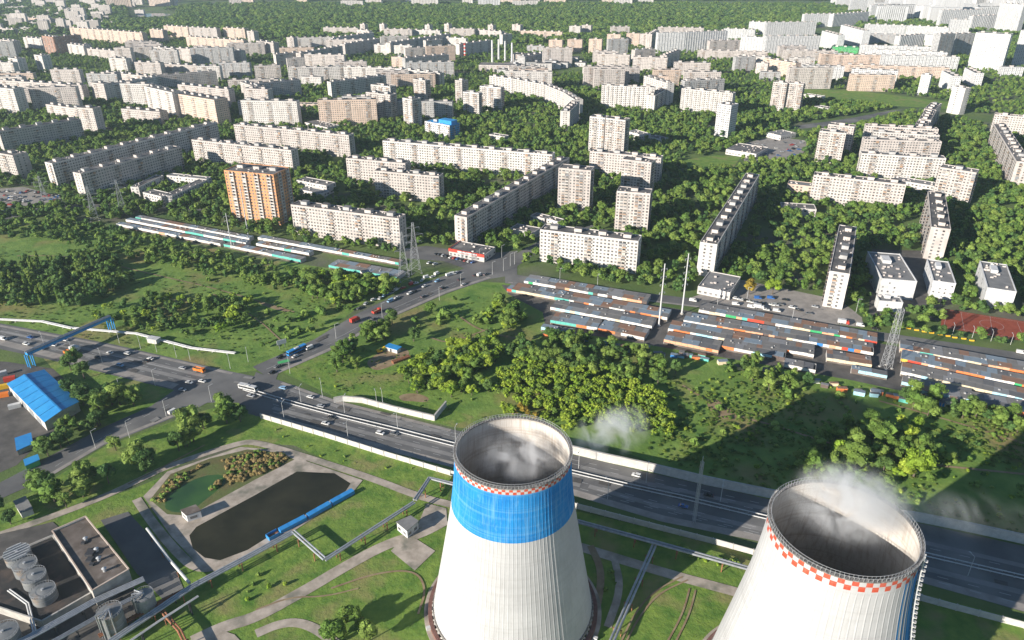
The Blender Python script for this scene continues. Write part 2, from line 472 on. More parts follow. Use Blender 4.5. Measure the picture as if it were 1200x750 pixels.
# courtyard, car parks and the yard of the blue warehouse
sheet('yard', [(-60, 420), (8, 424), (62, 432), (96, 462), (88, 490), (50, 515), (20, 545), (-60, 580)], Z(), M['asphalt_dark'])
sheet('car_park', [(806, 350), (870, 328), (985, 352), (1010, 372), (1012, 384), (930, 374)], Z(), M['pavement'])
sheet('car_park', [(-40, 224), (28, 219), (70, 230), (74, 240), (10, 247), (-40, 246)], Z(), M['pavement'])
sheet('car_park', [(872, 168), (905, 160), (948, 165), (940, 182), (905, 192), (872, 190)], Z(), M['pavement'])
sheet('playground', soft([(428, 424), (448, 411), (472, 405), (484, 417), (446, 435), (434, 432)]), Z(), M['bare_soil'])
sheet('market_yard', [(588, 334), (640, 336), (1240, 438), (1240, 494), (1120, 472), (1000, 446), (900, 428), (700, 394), (640, 388), (636, 366), (596, 345)], Z(), M['asphalt_dark'])
sheet('schoolyard', [(1022, 292), (1090, 294), (1120, 356), (1040, 372), (1018, 372)], Z(), M['asphalt_dark'])
sheet('street', [(596, 302), (640, 278), (700, 262), (704, 267), (646, 285), (606, 312)], Z(), M['asphalt'])
sheet('street', [(940, 108), (1010, 112), (1110, 122), (1110, 124), (1010, 115), (940, 111)], Z(), M['pavement'])
sheet('lawn', [(925, 104), (1010, 107), (1115, 120), (1115, 128), (1010, 122), (930, 114)], Z(), M['lawn'])
sheet('lawn', [(795, 188), (840, 182), (868, 184), (860, 196), (812, 199)], Z(), M['lawn'])
sheet('street', [(930, 148), (1000, 138), (1040, 130), (1060, 128), (1000, 144), (930, 152)], Z(), M['asphalt'])
sheet('street', [(-40, 262), (60, 240), (180, 238), (262, 248), (262, 251), (180, 242), (60, 245), (-40, 268)], Z(), M['asphalt'])
sheet('forecourt', [(474, 291), (500, 288), (560, 298), (606, 294), (606, 322), (560, 320), (520, 306), (476, 303)], Z(), M['asphalt'])
# pavements run along the carriageways as a slightly wider band under them
ROADS = {
 'west': [(-80, 360), (0, 379), (130, 403), (273, 436), (322, 446), (330, 480), (300, 488), (279, 472), (243, 472), (216, 486), (207, 458), (51, 420), (-80, 392)],
 'south_west': [(262, 462), (279, 471), (243, 471), (218, 484), (122, 522), (58, 559), (-60, 612), (-60, 596), (13, 559), (119, 502), (177, 476), (212, 452)],
 'north_east': [(296, 430), (368, 398), (414, 370), (480, 338), (551, 312), (604, 312), (604, 322), (574, 327), (523, 344), (462, 371), (424, 390), (394, 408), (326, 438), (322, 448)],
 'main': [(300, 436), (319, 443), (394, 469), (528, 503), (680, 535), (752, 552), (900, 585), (1075, 613), (1199, 640), (1300, 662), (1300, 742), (1199, 717), (1077, 681), (886, 633), (777, 611), (672, 580), (528, 547), (314, 491), (280, 482)],
 'market': [(592, 320), (700, 337), (830, 352), (1010, 386), (1260, 423), (1260, 434), (1200, 427), (1010, 396), (830, 362), (700, 346), (592, 332)],
}
for k, p in ROADS.items():
    c = [at(*q) for q in p]
    sheet('road', p, Z(), M['asphalt'])
# pale worn lanes and hard shoulders
for p, w in ([(-60, 366), (0, 382), (130, 406), (272, 438)], 2.2), ([(330, 449), (394, 471), (528, 504.5)], 2.2), \
            ([(-60, 388), (0, 401), (60, 416), (206, 453)], 5.5), \
            ([(314, 488), (420, 517), (528, 544), (672, 577), (777, 608), (886, 630), (1077, 678), (1260, 729)], 4.2), \
            ([(60, 556), (122, 519), (218, 481)], 2.5), ([(326, 436), (394, 406), (462, 369), (523, 342), (574, 325)], 3.0), \
            ([(596, 331), (700, 345), (830, 361), (1010, 395), (1240, 431)], 2.0):
    ribbon('road_shoulder', p, w, Z(), M['pavement'])
for p, w in ([(0, 388), (130, 415), (240, 441)], 3.0), ([(0, 394), (100, 416), (230, 447)], 3.2), ([(335, 455), (394, 476), (528, 509)], 2.4), \
            ([(320, 478), (420, 505), (528, 533), (680, 569)], 2.8), ([(320, 469), (420, 496), (528, 524), (680, 559)], 2.0), \
            ([(680, 547), (760, 567), (900, 597), (1075, 634), (1260, 678)], 2.6), ([(690, 570), (760, 590), (900, 622), (1075, 664), (1260, 710)], 3.0):
    ribbon('worn_lane', p, w, Z(), M['worn_lane'])
# dashed lane lines: each dash a thin sheet of paint, all joined
dv, df = [], []
zd = Z()
def dashes(px, dash=4.0, gap=7.0, w=0.2):
    pts = [at(*p) for p in px]
    for a, b in zip(pts, pts[1:]):
        d = (b - a); L = d.length; d.normalize(); n = Vector((-d.y, d.x, 0)) * w / 2
        s = 0
        while s + dash < L:
            p = a + d * s; q = p + d * dash; k = len(dv)
            for c in (p - n, q - n, q + n, p + n): dv.append((c.x, c.y, zd))
            df.append((k, k + 1, k + 2, k + 3)); s += dash + gap
for px in ([(-40, 377), (130, 411), (240, 437)], [(-40, 382), (120, 417), (232, 444)], [(-40, 386), (100, 419), (222, 449)],
           [(320, 474), (420, 501), (528, 529), (680, 565), (890, 619)], [(320, 483), (420, 509), (528, 537), (680, 573), (890, 625)],
           [(340, 458), (394, 478), (528, 511), (690, 548), (890, 594)], [(345, 452), (394, 473), (528, 507), (690, 543), (890, 590)],
           [(330, 428), (394, 400), (462, 364), (540, 332)], [(40, 562), (122, 512), (200, 473)],
           [(680, 552), (900, 600), (1200, 668)], [(680, 558), (900, 606), (1200, 676)], [(700, 574), (900, 625), (1200, 702)], [(700, 580), (900, 630), (1200, 709)]):
    dashes(px)
for px in ([(-40, 379.5), (120, 414), (236, 440.5)], [(312, 433), (394, 397), (462, 361), (540, 328)]):
    dashes(px, 30, 0.5, 0.25)
o = ob('lane_marking', mesh_np('lane_marking', dv, df, M['paint_white'])); o['kind'] = 'structure'
# paths of the power station
PATHS = ([(-40, 640), (0, 627), (110, 588), (165, 562), (200, 545), (280, 519), (300, 518), (350, 533), (437, 561), (490, 582), (530, 592)], 4.2), \
            ([(225, 752), (263, 734), (300, 724), (363, 689), (401, 666), (452, 638), (493, 626), (523, 610)], 5.5), \
            ([(300, 743), (325, 732), (348, 729), (371, 737), (395, 756)], 4.0), \
            ([(676, 640), (780, 672), (862, 694), (930, 712)], 5.0), ([(160, 585), (178, 612), (205, 645), (230, 668), (262, 664)], 4.0), \
            ([(720, 655), (728, 690), (712, 735)], 3.0)
for p, w in PATHS:
    ribbon('path', soft_line(p), w, Z(), M['concrete_path'])
sheet('concrete_pad', [(458, 646), (477, 625), (510, 646), (486, 669)], Z(), M['concrete_path'])
sheet('concrete_pad', [(500, 590), (523, 596), (524, 612), (488, 620)], Z(), M['concrete_path'])
sheet('concrete_pad', [(205, 760), (250, 736), (275, 744), (290, 760)], Z(), M['concrete_path'])
sheet('yard', [(118, 610), (150, 600), (200, 655), (215, 690), (190, 702), (160, 672)], Z(), M['asphalt'])
sheet('yard', [(-60, 640), (62, 612), (150, 690), (180, 700), (130, 760), (-60, 760)], Z(), M['asphalt_dark'])  # plant yard in the darker asphalt, its tone standing in for cast shade
sheet('pond_bank', [(168, 582), (196, 553), (282, 524), (345, 530), (360, 541), (425, 563), (414, 577), (330, 632), (262, 664), (232, 662), (200, 628)], Z(), M['concrete_path'])
sheet('reed_bank', [(176, 586), (200, 556), (245, 538), (290, 527), (330, 531), (345, 539), (300, 562), (245, 592), (222, 605), (196, 603)], Z(), mat('reed_bank', (0.13, 0.115, 0.05), (0.11, 0.15, 0.045), 0.12, 0.95, 6, world=True, bump=.5, bscale=.5, bdist=.5))
sheet('green_pond', soft([(190, 594), (205, 574), (236, 558), (262, 556), (266, 566), (246, 582), (226, 598), (205, 602)], 1), Z(), M['water_green'])
sheet('dark_pond', [(222, 628), (230, 618), (300, 580), (348, 553), (392, 555), (411, 567), (405, 576), (330, 620), (290, 645), (258, 657), (240, 654), (226, 643)], Z(), M['water_dark'])
sheet('sports_court', [(1105, 362), (1200, 377), (1260, 387), (1260, 412), (1200, 400), (1102, 384)], Z(), M['court_red'])
sheet('small_court', [(1082, 360), (1101, 362), (1100, 377), (1078, 373)], Z(), M['asphalt_dark'])
zc = Z()
cl = Soup()
def line_px(a, b, w=0.14):
    a = at(*a); b = at(*b); d = (b - a).normalized(); n = Vector((-d.y, d.x, 0)) * w / 2
    cl._add([tuple(q)[:2] + (zc,) for q in (a - n, b - n, b + n, a + n)], [(0, 1, 2, 3)])
for a, b in (((1110, 364), (1106, 383)), ((1126, 366), (1130, 388)), ((1110, 364), (1230, 383)), ((1106, 383), (1230, 403)), ((1192, 378), (1200, 398)), ((1160, 371), (1163, 392))):
    line_px(a, b)
c0 = at(1162, 381)
for i in range(24):
    t0, t1 = i * math.pi / 12, (i + 1) * math.pi / 12
    p = [(c0.x + r * math.cos(t), c0.y + r * math.sin(t), zc) for r, t in ((7, t0), (7.14, t0), (7.14, t1), (7, t1))]
    cl._add(p, [(0, 1, 2, 3)])
o = cl.build('court_marking', M['paint_white']); o['kind'] = 'structure'
# water of a far lake at the left edge of the wood
sheet('lake', soft([(160, 17), (185, 15), (205, 17), (186, 20), (162, 20)]), Z(), mat('lake_water', (0.05, 0.10, 0.16), rough=0.15))

# worn foot tracks and wheel tracks across the grass
for p, w in ([(505, 396), (522, 402), (545, 396), (572, 386)], 1.4), ([(540, 372), (556, 384), (580, 392), (612, 398)], 1.5), ([(800, 452), (826, 468), (862, 488), (905, 498), (960, 516), (1040, 540), (1200, 556)], 1.6), \
            ([(836, 470), (850, 480), (862, 492)], 4.5), ([(20, 300), (90, 300), (180, 322), (260, 340), (345, 366)], 1.2), ([(250, 345), (300, 372), (330, 400)], 1.0), ([(1030, 470), (1110, 492), (1200, 520)], 1.4), \
            ([(728, 752), (742, 722), (764, 694), (800, 676)], .7), ([(734, 752), (749, 723), (771, 696), (806, 680)], .7), ([(808, 690), (800, 720), (780, 756)], .7), ([(815, 692), (808, 720), (790, 756)], .7), \
            ([(388, 690), (440, 672), (486, 668), (500, 690), (490, 720)], .9), ([(300, 715), (340, 700), (380, 700), (420, 690)], .7), ([(150, 568), (190, 548), (240, 522)], .8), ([(692, 640), (706, 670), (700, 712), (690, 740)], 3.0):
    ribbon('track', soft_line(p, 3), w, Z(), M['bare_soil'])
# patched asphalt
r4 = random.Random(5)
for lane in ([(-20, 388), (120, 420), (230, 446)], [(330, 480), (528, 530), (680, 568)], [(690, 560), (900, 612), (1180, 682)], [(340, 460), (520, 508)], [(330, 424), (462, 360), (545, 328)], [(60, 556), (200, 480)], [(690, 340), (830, 357), (1000, 390), (1190, 422)], [(250, 442), (300, 448)]):
    P_ = [at(*q) for q in lane]
    for a, b in zip(P_, P_[1:]):
        d = b - a
        for i in range(max(2, int(d.length / 26))):
            t = r4.random(); n = Vector((-d.y, d.x, 0)).normalized() * r4.uniform(-5.5, 5.5); l = r4.uniform(2.5, 12) / d.length
            ribbon('asphalt_patch', [a + d * t + n, a + d * min(1, t + l) + n], r4.uniform(1.0, 3.2), Z(), r4.choice([M['asphalt_dark'], M['asphalt_dark'], M['worn_lane']]), world=True)
# ---------------------------------------------------------------- cooling towers
def cooling_tower(loc, height, r_top, label, n_checks, check_h, band=None, blue_sector=None, ladder_at=None):
    root = empty('cooling_tower', loc, 0, label, 'cooling tower', 'cooling towers of the power station')
    k = r_top / 20.6
    z_leg = 3.6
    def rad(z):
        q = (z - 80.0 * height / 75.0)
        return k * math.sqrt(20.4 ** 2 + (0.118 if q > -38 * height / 75 else 0.118 - 0.024 * min(1, (-q - 38) / 38)) * q * q)
    per = 3                                     # columns of faces per paint check
    nrib = n_checks
    NA = nrib * per * 2
    zs = list(np.linspace(z_leg, height - 3 - 2 * check_h, 34))
    if band: zs = sorted(zs + [band])
    top0 = height - 0.5 - 2 * check_h
    zs = [z for z in zs if z < top0 - 0.3] + [top0, top0 + check_h, top0 + 2 * check_h, height]
    zs = np.array(zs); nz = len(zs)
    ang = np.arange(NA) * 2 * math.pi / NA
    rr = np.array([rad(z) for z in zs])[:, None]
    ph = np.arange(NA) % (per * 2)
    ribh = np.where(ph == 0, 0.07 * k, 0.0)[None, :] * (zs[:, None] < top0 - 0.01)
    rr = rr + ribh
    V = np.stack([rr * np.cos(ang)[None], rr * np.sin(ang)[None], np.broadcast_to(zs[:, None], rr.shape)], 2).reshape(-1, 3)
    F, MI = [], []
    for i in range(nz - 1):
        for j in range(NA):
            F.append((i * NA + j, i * NA + (j + 1) % NA, (i + 1) * NA + (j + 1) % NA, (i + 1) * NA + j))
            zc_ = (zs[i] + zs[i + 1]) / 2
            m = 0
            row = -1
            if top0 < zc_ < top0 + check_h: row = 0
            elif top0 + check_h < zc_ < top0 + 2 * check_h: row = 1
            if row >= 0:
                if ((j // (per * 2)) + row) % 2 == 0: m = 2
            elif band and band < zc_ < top0: m = 1
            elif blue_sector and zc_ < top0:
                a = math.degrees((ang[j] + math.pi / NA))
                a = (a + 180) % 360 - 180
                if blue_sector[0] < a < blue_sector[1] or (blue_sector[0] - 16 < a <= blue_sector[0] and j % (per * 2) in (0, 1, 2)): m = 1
            MI.append(m)
    ob('shell', mesh_np('shell', V, F, [M['shell_white'], M['shell_blue'], M['shell_red']], MI, smooth=False), root)
    # inner wall
    zi = np.linspace(8, height, 26); NI = 120
    ai = np.arange(NI) * 2 * math.pi / NI
    ri = np.array([rad(z) for z in zi])[:, None] - 0.55 + 0 * ai[None]
    Vi = np.stack([ri * np.cos(ai), ri * np.sin(ai), np.broadcast_to(zi[:, None], ri.shape)], 2).reshape(-1, 3)
    Fi = [(i * NI + (j + 1) % NI, i * NI + j, (i + 1) * NI + j, (i + 1) * NI + (j + 1) % NI) for i in range(25) for j in range(NI)]
    ob('inner_wall', mesh_np('inner_wall', Vi, Fi, M['shell_inside'], smooth=True), root)
    # walkway ring on the rim
    def ring(name, prof, n, m, kind=None):
        a_ = np.arange(n) * 2 * math.pi / n
        P = len(prof)
        v = np.array([(r * math.cos(a), r * math.sin(a), z) for a in a_ for r, z in prof])
        f = [(j * P + q, ((j + 1) % n) * P + q, ((j + 1) % n) * P + (q + 1) % P, j * P + (q + 1) % P) for j in range(n) for q in range(P)]
        return ob(name, mesh_np(name, v, f, m), root)
    rt = rad(height)
    ring('rim_walkway', [(rt - 0.65, height - 0.3), (rt + 0.5, height - 0.3), (rt + 0.5, height + 0.05), (rt - 0.65, height + 0.05)], 120, M['rim_concrete'])
    s = Soup()
    npost = 110
    for j in range(npost):
        a = 2 * math.pi * j / npost; b_ = 2 * math.pi * (j + 1) / npost
        for r in (rt - 0.55, rt + 0.42):
            p = Vector((r * math.cos(a), r * math.sin(a), height + 0.05)); q = Vector((r * math.cos(b_), r * math.sin(b_), height + 0.05))
            s.bar(p, p + Vector((0, 0, 1.15)), 0.09)
            s.bar(p + Vector((0, 0, 1.12)), q + Vector((0, 0, 1.12)), 0.08)
    s.build('railing', M['galvanised'], root, kind='stuff')
    ring('ring_beam', [(rad(z_leg) - 0.6, z_leg - 0.9), (rad(z_leg) + 0.45, z_leg - 0.9), (rad(z_leg) + 0.45, z_leg + 0.3), (rad(z_leg) - 0.6, z_leg + 0.3)], 120, M['rim_concrete'])
    s = Soup()
    rb, rl = rad(z_leg) - 0.1, rad(0) + 0.3
    for j in range(44):
        a = 2 * math.pi * j / 44; d = math.pi / 44
        for sg in (-1, 1):
            s.bar((rb * math.cos(a), rb * math.sin(a), z_leg - 0.5), (rl * math.cos(a + sg * d), rl * math.sin(a + sg * d), 0), 0.7)
    s.build('inlet_column', M['concrete'], root, kind='stuff')
    ro = rad(0) + 1.5
    ring('basin_wall', [(ro - 1.5, 0), (ro, 0), (ro, 1.9), (ro - 1.5, 1.9)], 120, M['basin'])
    ring('apron', [(ro + 0.01, 0), (ro + 1.6, 0), (ro + 1.6, 0.35), (ro + 0.01, 0.35)], 120, M['concrete_path'])
    n = 64
    v = [(0, 0, 16)] + [((rad(16) - 0.6) * math.cos(2 * math.pi * j / n), (rad(16) - 0.6) * math.sin(2 * math.pi * j / n), 16) for j in range(n)]
    ob('fill', mesh_np('fill', v, [(0, 1 + j, 1 + (j + 1) % n) for j in range(n)], M['tower_fill']), root)
    if ladder_at is not None:
        s = Soup(); a = math.radians(ladder_at); ca, sa = math.cos(a), math.sin(a); t = Vector((-sa, ca, 0)) * 0.55
        zz = np.linspace(0.5, height + 1.2, 46)
        P = [Vector(((rad(z) + 0.75) * ca, (rad(z) + 0.75) * sa, z)) for z in zz]
        for p, q in zip(P, P[1:]):
            for sg in (-1, 1): s.bar(p + t * sg, q + t * sg, 0.3)
            s.bar(p - t, p + t, 0.9, 0.3)
            out = Vector((ca, sa, 0)) * 0.8
            s.bar(p + out - t * 0.8, p + out + t * 0.8, 0.4, 0.2); s.bar(p + t, p + out + t * 0.8, 0.2); s.bar(p - t, p + out - t * 0.8, 0.2)
        s.build('ladder', M['white_metal'], root)
    for j in range(9):                                     # valve boxes round the basin
        a = math.radians(-160 + j * 17 + rnd.uniform(-3, 3)); r = ro + rnd.uniform(0.6, 2.0)
        bx = part_boxes('valve_box', [[-0.8, 0.8, -0.6, 0.6, 0.35, 0.35 + rnd.uniform(0.8, 1.8)]], rnd.choice([M['white_metal'], M['galvanised'], M['concrete']]), root)
        bx.location = (r * math.cos(a), r * math.sin(a), 0); bx.rotation_euler = (0, 0, a)
    return root
T1 = (0.3, 206.0, 0); T2 = (97.3, 166.6, 0)
cooling_tower(T1, 75.0, 20.1, 'white cooling tower with a broad blue band under its red and white chequered rim', 104, 1.05, band=53.6)
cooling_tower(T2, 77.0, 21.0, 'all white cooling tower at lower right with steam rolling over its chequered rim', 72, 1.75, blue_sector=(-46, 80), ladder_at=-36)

# ---------------------------------------------------------------- houses
LIFT = box_mesh('lift_house', [[-3, 3, -2.4, 2.4, 0, 2.7], [-3.2, 3.2, -2.6, 2.6, 2.7, 2.95]], [M['panel_white'], M['roof_felt']], [0, 1])
LIFT_DARK = box_mesh('lift_house_grey', [[-3, 3, -2.4, 2.4, 0, 2.7], [-3.2, 3.2, -2.6, 2.6, 2.7, 2.95]], [M['panel_grey'], M['roof_grey']], [0, 1])
FOOT = []          # footprints (centre, axis, half length, half depth) kept free of trees
def facade_cols(L, style):
    """(x centre, kind) columns along one facade: w window, b balcony"""
    p = {'p': 3.0, 't': 3.1, 'c': 3.2, 'o': 3.0, 'w': 3.0, 'g': 3.2}.get(style, 3.6)
    n = max(2, int(L / p)); p = L / n
    out = []
    for i in range(n):
        k = 'w'
        if style == 'p' and i % 9 in (3, 4): k = 'b'
        elif style == 't' and i % 4 in (1, 2): k = 'b'
        elif style == 'o' and i % 4 == 2: k = 'b'
        elif style == 'g' and i % 5 == 2: k = 'b'
        out.append(((i + 0.5) * p, k, p))
    return out

def house(x1, y1, x2, y2, fl, depth, style, label):
    far = style.startswith('F')
    h = fl * 2.85 + 1.6
    A, B = at(x1, y1, h), at(x2, y2, h)
    d = B - A; L = math.hypot(d.x, d.y); rz = math.atan2(d.y, d.x)
    ax = Vector((math.cos(rz), math.sin(rz))); nn = Vector((-ax.y, ax.x))
    c = Vector((A.x, A.y)) + ax * L / 2 + nn * depth / 2
    FOOT.append((c, ax, L / 2, depth / 2))
    sub = style[1:] if far else style
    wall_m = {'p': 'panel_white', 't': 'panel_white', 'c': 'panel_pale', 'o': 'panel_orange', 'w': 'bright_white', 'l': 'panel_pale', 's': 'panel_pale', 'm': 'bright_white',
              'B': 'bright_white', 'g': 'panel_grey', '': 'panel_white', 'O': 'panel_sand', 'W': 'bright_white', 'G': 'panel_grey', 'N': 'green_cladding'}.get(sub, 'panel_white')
    if sub == 'B' and far: wall_m = 'panel_brick'
    if sub in ('p', 't', '') and rnd.random() < 0.3: wall_m = 'panel_pale'
    if 'yellow' in label: wall_m = 'panel_sand'
    if 'pink' in label: wall_m = 'panel_pink'
    roof_m = M['roof_felt'] if sub not in ('m',) else M['roof_grey']
    if sub in ('l', 's'): roof_m = rnd.choice([M['roof_felt'], M['roof_grey']])
    if sub == 'B' and not far: roof_m = M['blue_cladding']
    if sub == 'N': roof_m = M['green_cladding']
    cat = 'apartment block' if fl > 4 and sub not in ('m',) else 'building'
    name = 'apartment_block' if cat == 'apartment block' else ('office_block' if sub == 'm' else 'low_building')
    if far:
        g = 'blocks of the far districts'
        if not label:
            kind = {'': 'pale panel block', 'O': 'sand-coloured panel block', 'W': 'white ribbed high-rise block', 'G': 'grey slab', 'B': 'brown brick high-rise', 'N': 'green-roofed hall'}[sub]
            where = 'left' if c.x < -500 else ('right' if c.x > 600 else 'middle')
            dist = 'near the far wood' if c.y > 2000 else ('second district' if c.y > 1500 else 'beyond the middle trees')
            shape = 'long ' if L > 90 else ('narrow ' if L < 40 else '')
            label = f'{shape}{kind}, {int(fl)} storeys'
            g = 'blocks in the ' + where + ' distance'
    else:
        g = 'housing blocks among the trees' if cat == 'apartment block' else 'low buildings among the trees'
    root = empty(name, (A.x, A.y, 0), rz, label, cat, g)
    t = 0.4
    if sub == 'B' and not far:
        part_boxes('wall', [[0, L, 0, t, 0, h], [0, L, depth - t, depth, 0, h], [0, t, t, depth - t, 0, h], [L - t, L, t, depth - t, 0, h]], [M['bright_white'], M['blue_cladding']], root, midx=[0, 0, 0, 1])
    else:
        part_boxes('wall', [[0, L, 0, t, 0, h], [0, L, depth - t, depth, 0, h], [0, t, t, depth - t, 0, h], [L - t, L, t, depth - t, 0, h]], M[wall_m], root)
    rz_ = h - (0.55 if not far else 0.3)
    part_boxes('roof', [[t, L - t, t, depth - t, rz_ - 0.4, rz_]], roof_m, root)
    # windows and balconies, real boxes let into the walls
    win, bal, rib, bay = [], [], [], []
    nf = int(fl) if fl > 1 else 1
    fh = (h - 1.6) / max(nf, 1)
    ww, wh = (1.65, 1.4) if not far else (1.4, 1.2)
    if sub in ('l', 's', 'B', 'N'): ww, wh = 2.0, 1.5
    if sub == 'm': ww, wh = 1.2, 1.2
    nfaces = 4 if not far else 3
    for face in range(nfaces):
        Lf = L if face in (0, 3) else depth
        end = face in (1, 2)
        def put(lst, u0, u1, out, inn, z0, z1):
            if face == 0: lst.append((u0, u1, -out, inn, z0, z1))
            elif face == 3: lst.append((u0, u1, depth - inn, depth + out, z0, z1))
            elif face == 1: lst.append((-out, inn, u0, u1, z0, z1))
            else: lst.append((L - inn, L + out, u0, u1, z0, z1))
        cols = facade_cols(Lf, {'': 'p', 'O': 'p', 'W': 'c', 'G': 'g', 'B': 'g', 'N': 'l'}.get(sub, sub))
        if sub == 'm' and end: cols = cols[::3]
        if sub == 'm' and 'bare' in label and face == 0: cols = cols[2:-2]
        if end and sub == 'c' and Lf < 15 and 'bare' not in label: cols = cols[1:-1] or cols
        if end and sub in ('p', ''):
            n = 2; cols = [(Lf * 0.32, 'b' if rnd.random() < .5 and not far else 'w', 3), (Lf * 0.68, 'w', 3)]
        if 'bare' in label and sub == 'c': cols = cols[2:3]
        for (u, k, p) in cols:
            for f in range(nf):
                z0 = 0.55 + f * fh + 0.75
                if sub in ('l', 's', 'B', 'N') and rnd.random() < 0.12: continue
                if sub == 'm' and rnd.random() < 0.6: continue
                if k == 'w' or far and end:
                    put(win, u - ww / 2, u + ww / 2, 0.03, 0.05, z0, z0 + wh)
                else:
                    put(win, u - p * 0.42, u + p * 0.42, 0.03, 0.05, z0 - 0.35, z0 + wh + 0.05)
                    if not far:
                        zb = 0.55 + f * fh
                        put(bal, u - p * 0.47, u + p * 0.47, 1.15, -1.07, zb + 0.12, zb + rnd.choice((1.05, 1.05, 1.1, 2.2 if rnd.random() < .35 else 1.1)))
                        put(bal, u - p * 0.47, u + p * 0.47, 1.15, -0.001, zb, zb + 0.12)
                    else:
                        put(bal, u - p * 0.47, u + p * 0.47, 1.0, -0.9, z0 - 0.6, z0 + 0.45)
            if (sub in ('c', 'w', 'W')) and not end and k == 'w' and cols.index((u, k, p)) % 2 == 0:
                put(rib, u + p * 0.5 - 0.35, u + p * 0.5 + 0.35, 0.7, -0.001, 1.0, h - 0.3)
            if sub == 'o' and k == 'b':
                put(bay, u - p * 0.62, u - p * 0.5, 1.3, -0.001, 0.5, h - 0.4)
                put(bay, u + p * 0.5, u + p * 0.62, 1.3, -0.001, 0.5, h - 0.4)
    if win: part_boxes('window', win, M['window_glass'], root, kind='stuff')
    if bal: part_boxes('balcony', bal, M['balcony_white'] if sub in ('c', 'w', 'W', 'o') else M['balcony'], root, kind='stuff')
    if rib: part_boxes('facade_rib', rib, M[wall_m], root, kind='stuff')
    if bay: part_boxes('balcony_screen', bay, M['panel_white'], root, kind='stuff')
    # roof furniture
    if fl > 4 and sub not in ('m',):
        if L > 40 or depth < 0:
            n = max(1, round(L / 19.5)); xs = [(i + 0.5) * L / n for i in range(n)]
        else: xs = [L / 2]
        if far and c.y > 1700:
            part_boxes('roof_box', [[x - 2.6, x + 2.6, depth * .5 - 2.2, depth * .5 + 2.2, rz_, rz_ + 2.8] for x in xs], M['panel_white'], root, kind='stuff')
        else:
            for x in xs:
                e = ob('lift_house', LIFT if rnd.random() < 0.8 else LIFT_DARK, root, (x, depth * (0.55 if sub != 't' else 0.5), rz_))
    if not far:
        bx = []
        for i in range(max(3, int(L * depth / 70))):
            x = rnd.uniform(1.5, L - 1.5); y = rnd.uniform(1.2, depth - 1.2); s = rnd.uniform(0.35, 0.9)
            if sub in ('l', 's', 'm'): s *= 1.3
            bx.append((x - s, x + s * .9, y - s * .6, y + s * .6, rz_, rz_ + rnd.uniform(0.6, 1.3)))
        part_boxes('roof_vent', bx, M['panel_white'], root, kind='stuff')
    if sub == 's':
        part_boxes('fascia', [[-0.25, L + 0.2, -0.3, -0.01, h - 2.1, h + 0.5]], M['red'], root)
        part_boxes('fascia_sign', [[L * .25, L * .8, -0.36, -0.305, h - 1.7, h - 0.2]], M['white_metal'], root)
        part_boxes('fascia', [[-0.3, -0.01, 0, depth, h - 2.1, h + 0.5]], M['red'], root)
    if sub == 'm':
        part_boxes('skylight', [[L * .3, L * .55, depth * .6, depth * .8, rz_, rz_ + 2.4]], M['bright_white'], root)
        part_boxes('parapet_coping', [[-0.12, L + 0.12, -0.12, 0.5, h + 0.003, h + 0.25], [-0.12, 0.5, 0.5, depth, h + 0.003, h + 0.25], [L - .5, L + 0.12, 0.5, depth, h + 0.003, h + 0.25]], M['bright_white'], root)
    if sub == 'B' and not far:
        part_boxes('upper_storey', [[L * .45, L * .95, depth * .3, depth * .9, rz_, rz_ + 4.5]], M['blue_cladding'], root)
    return root
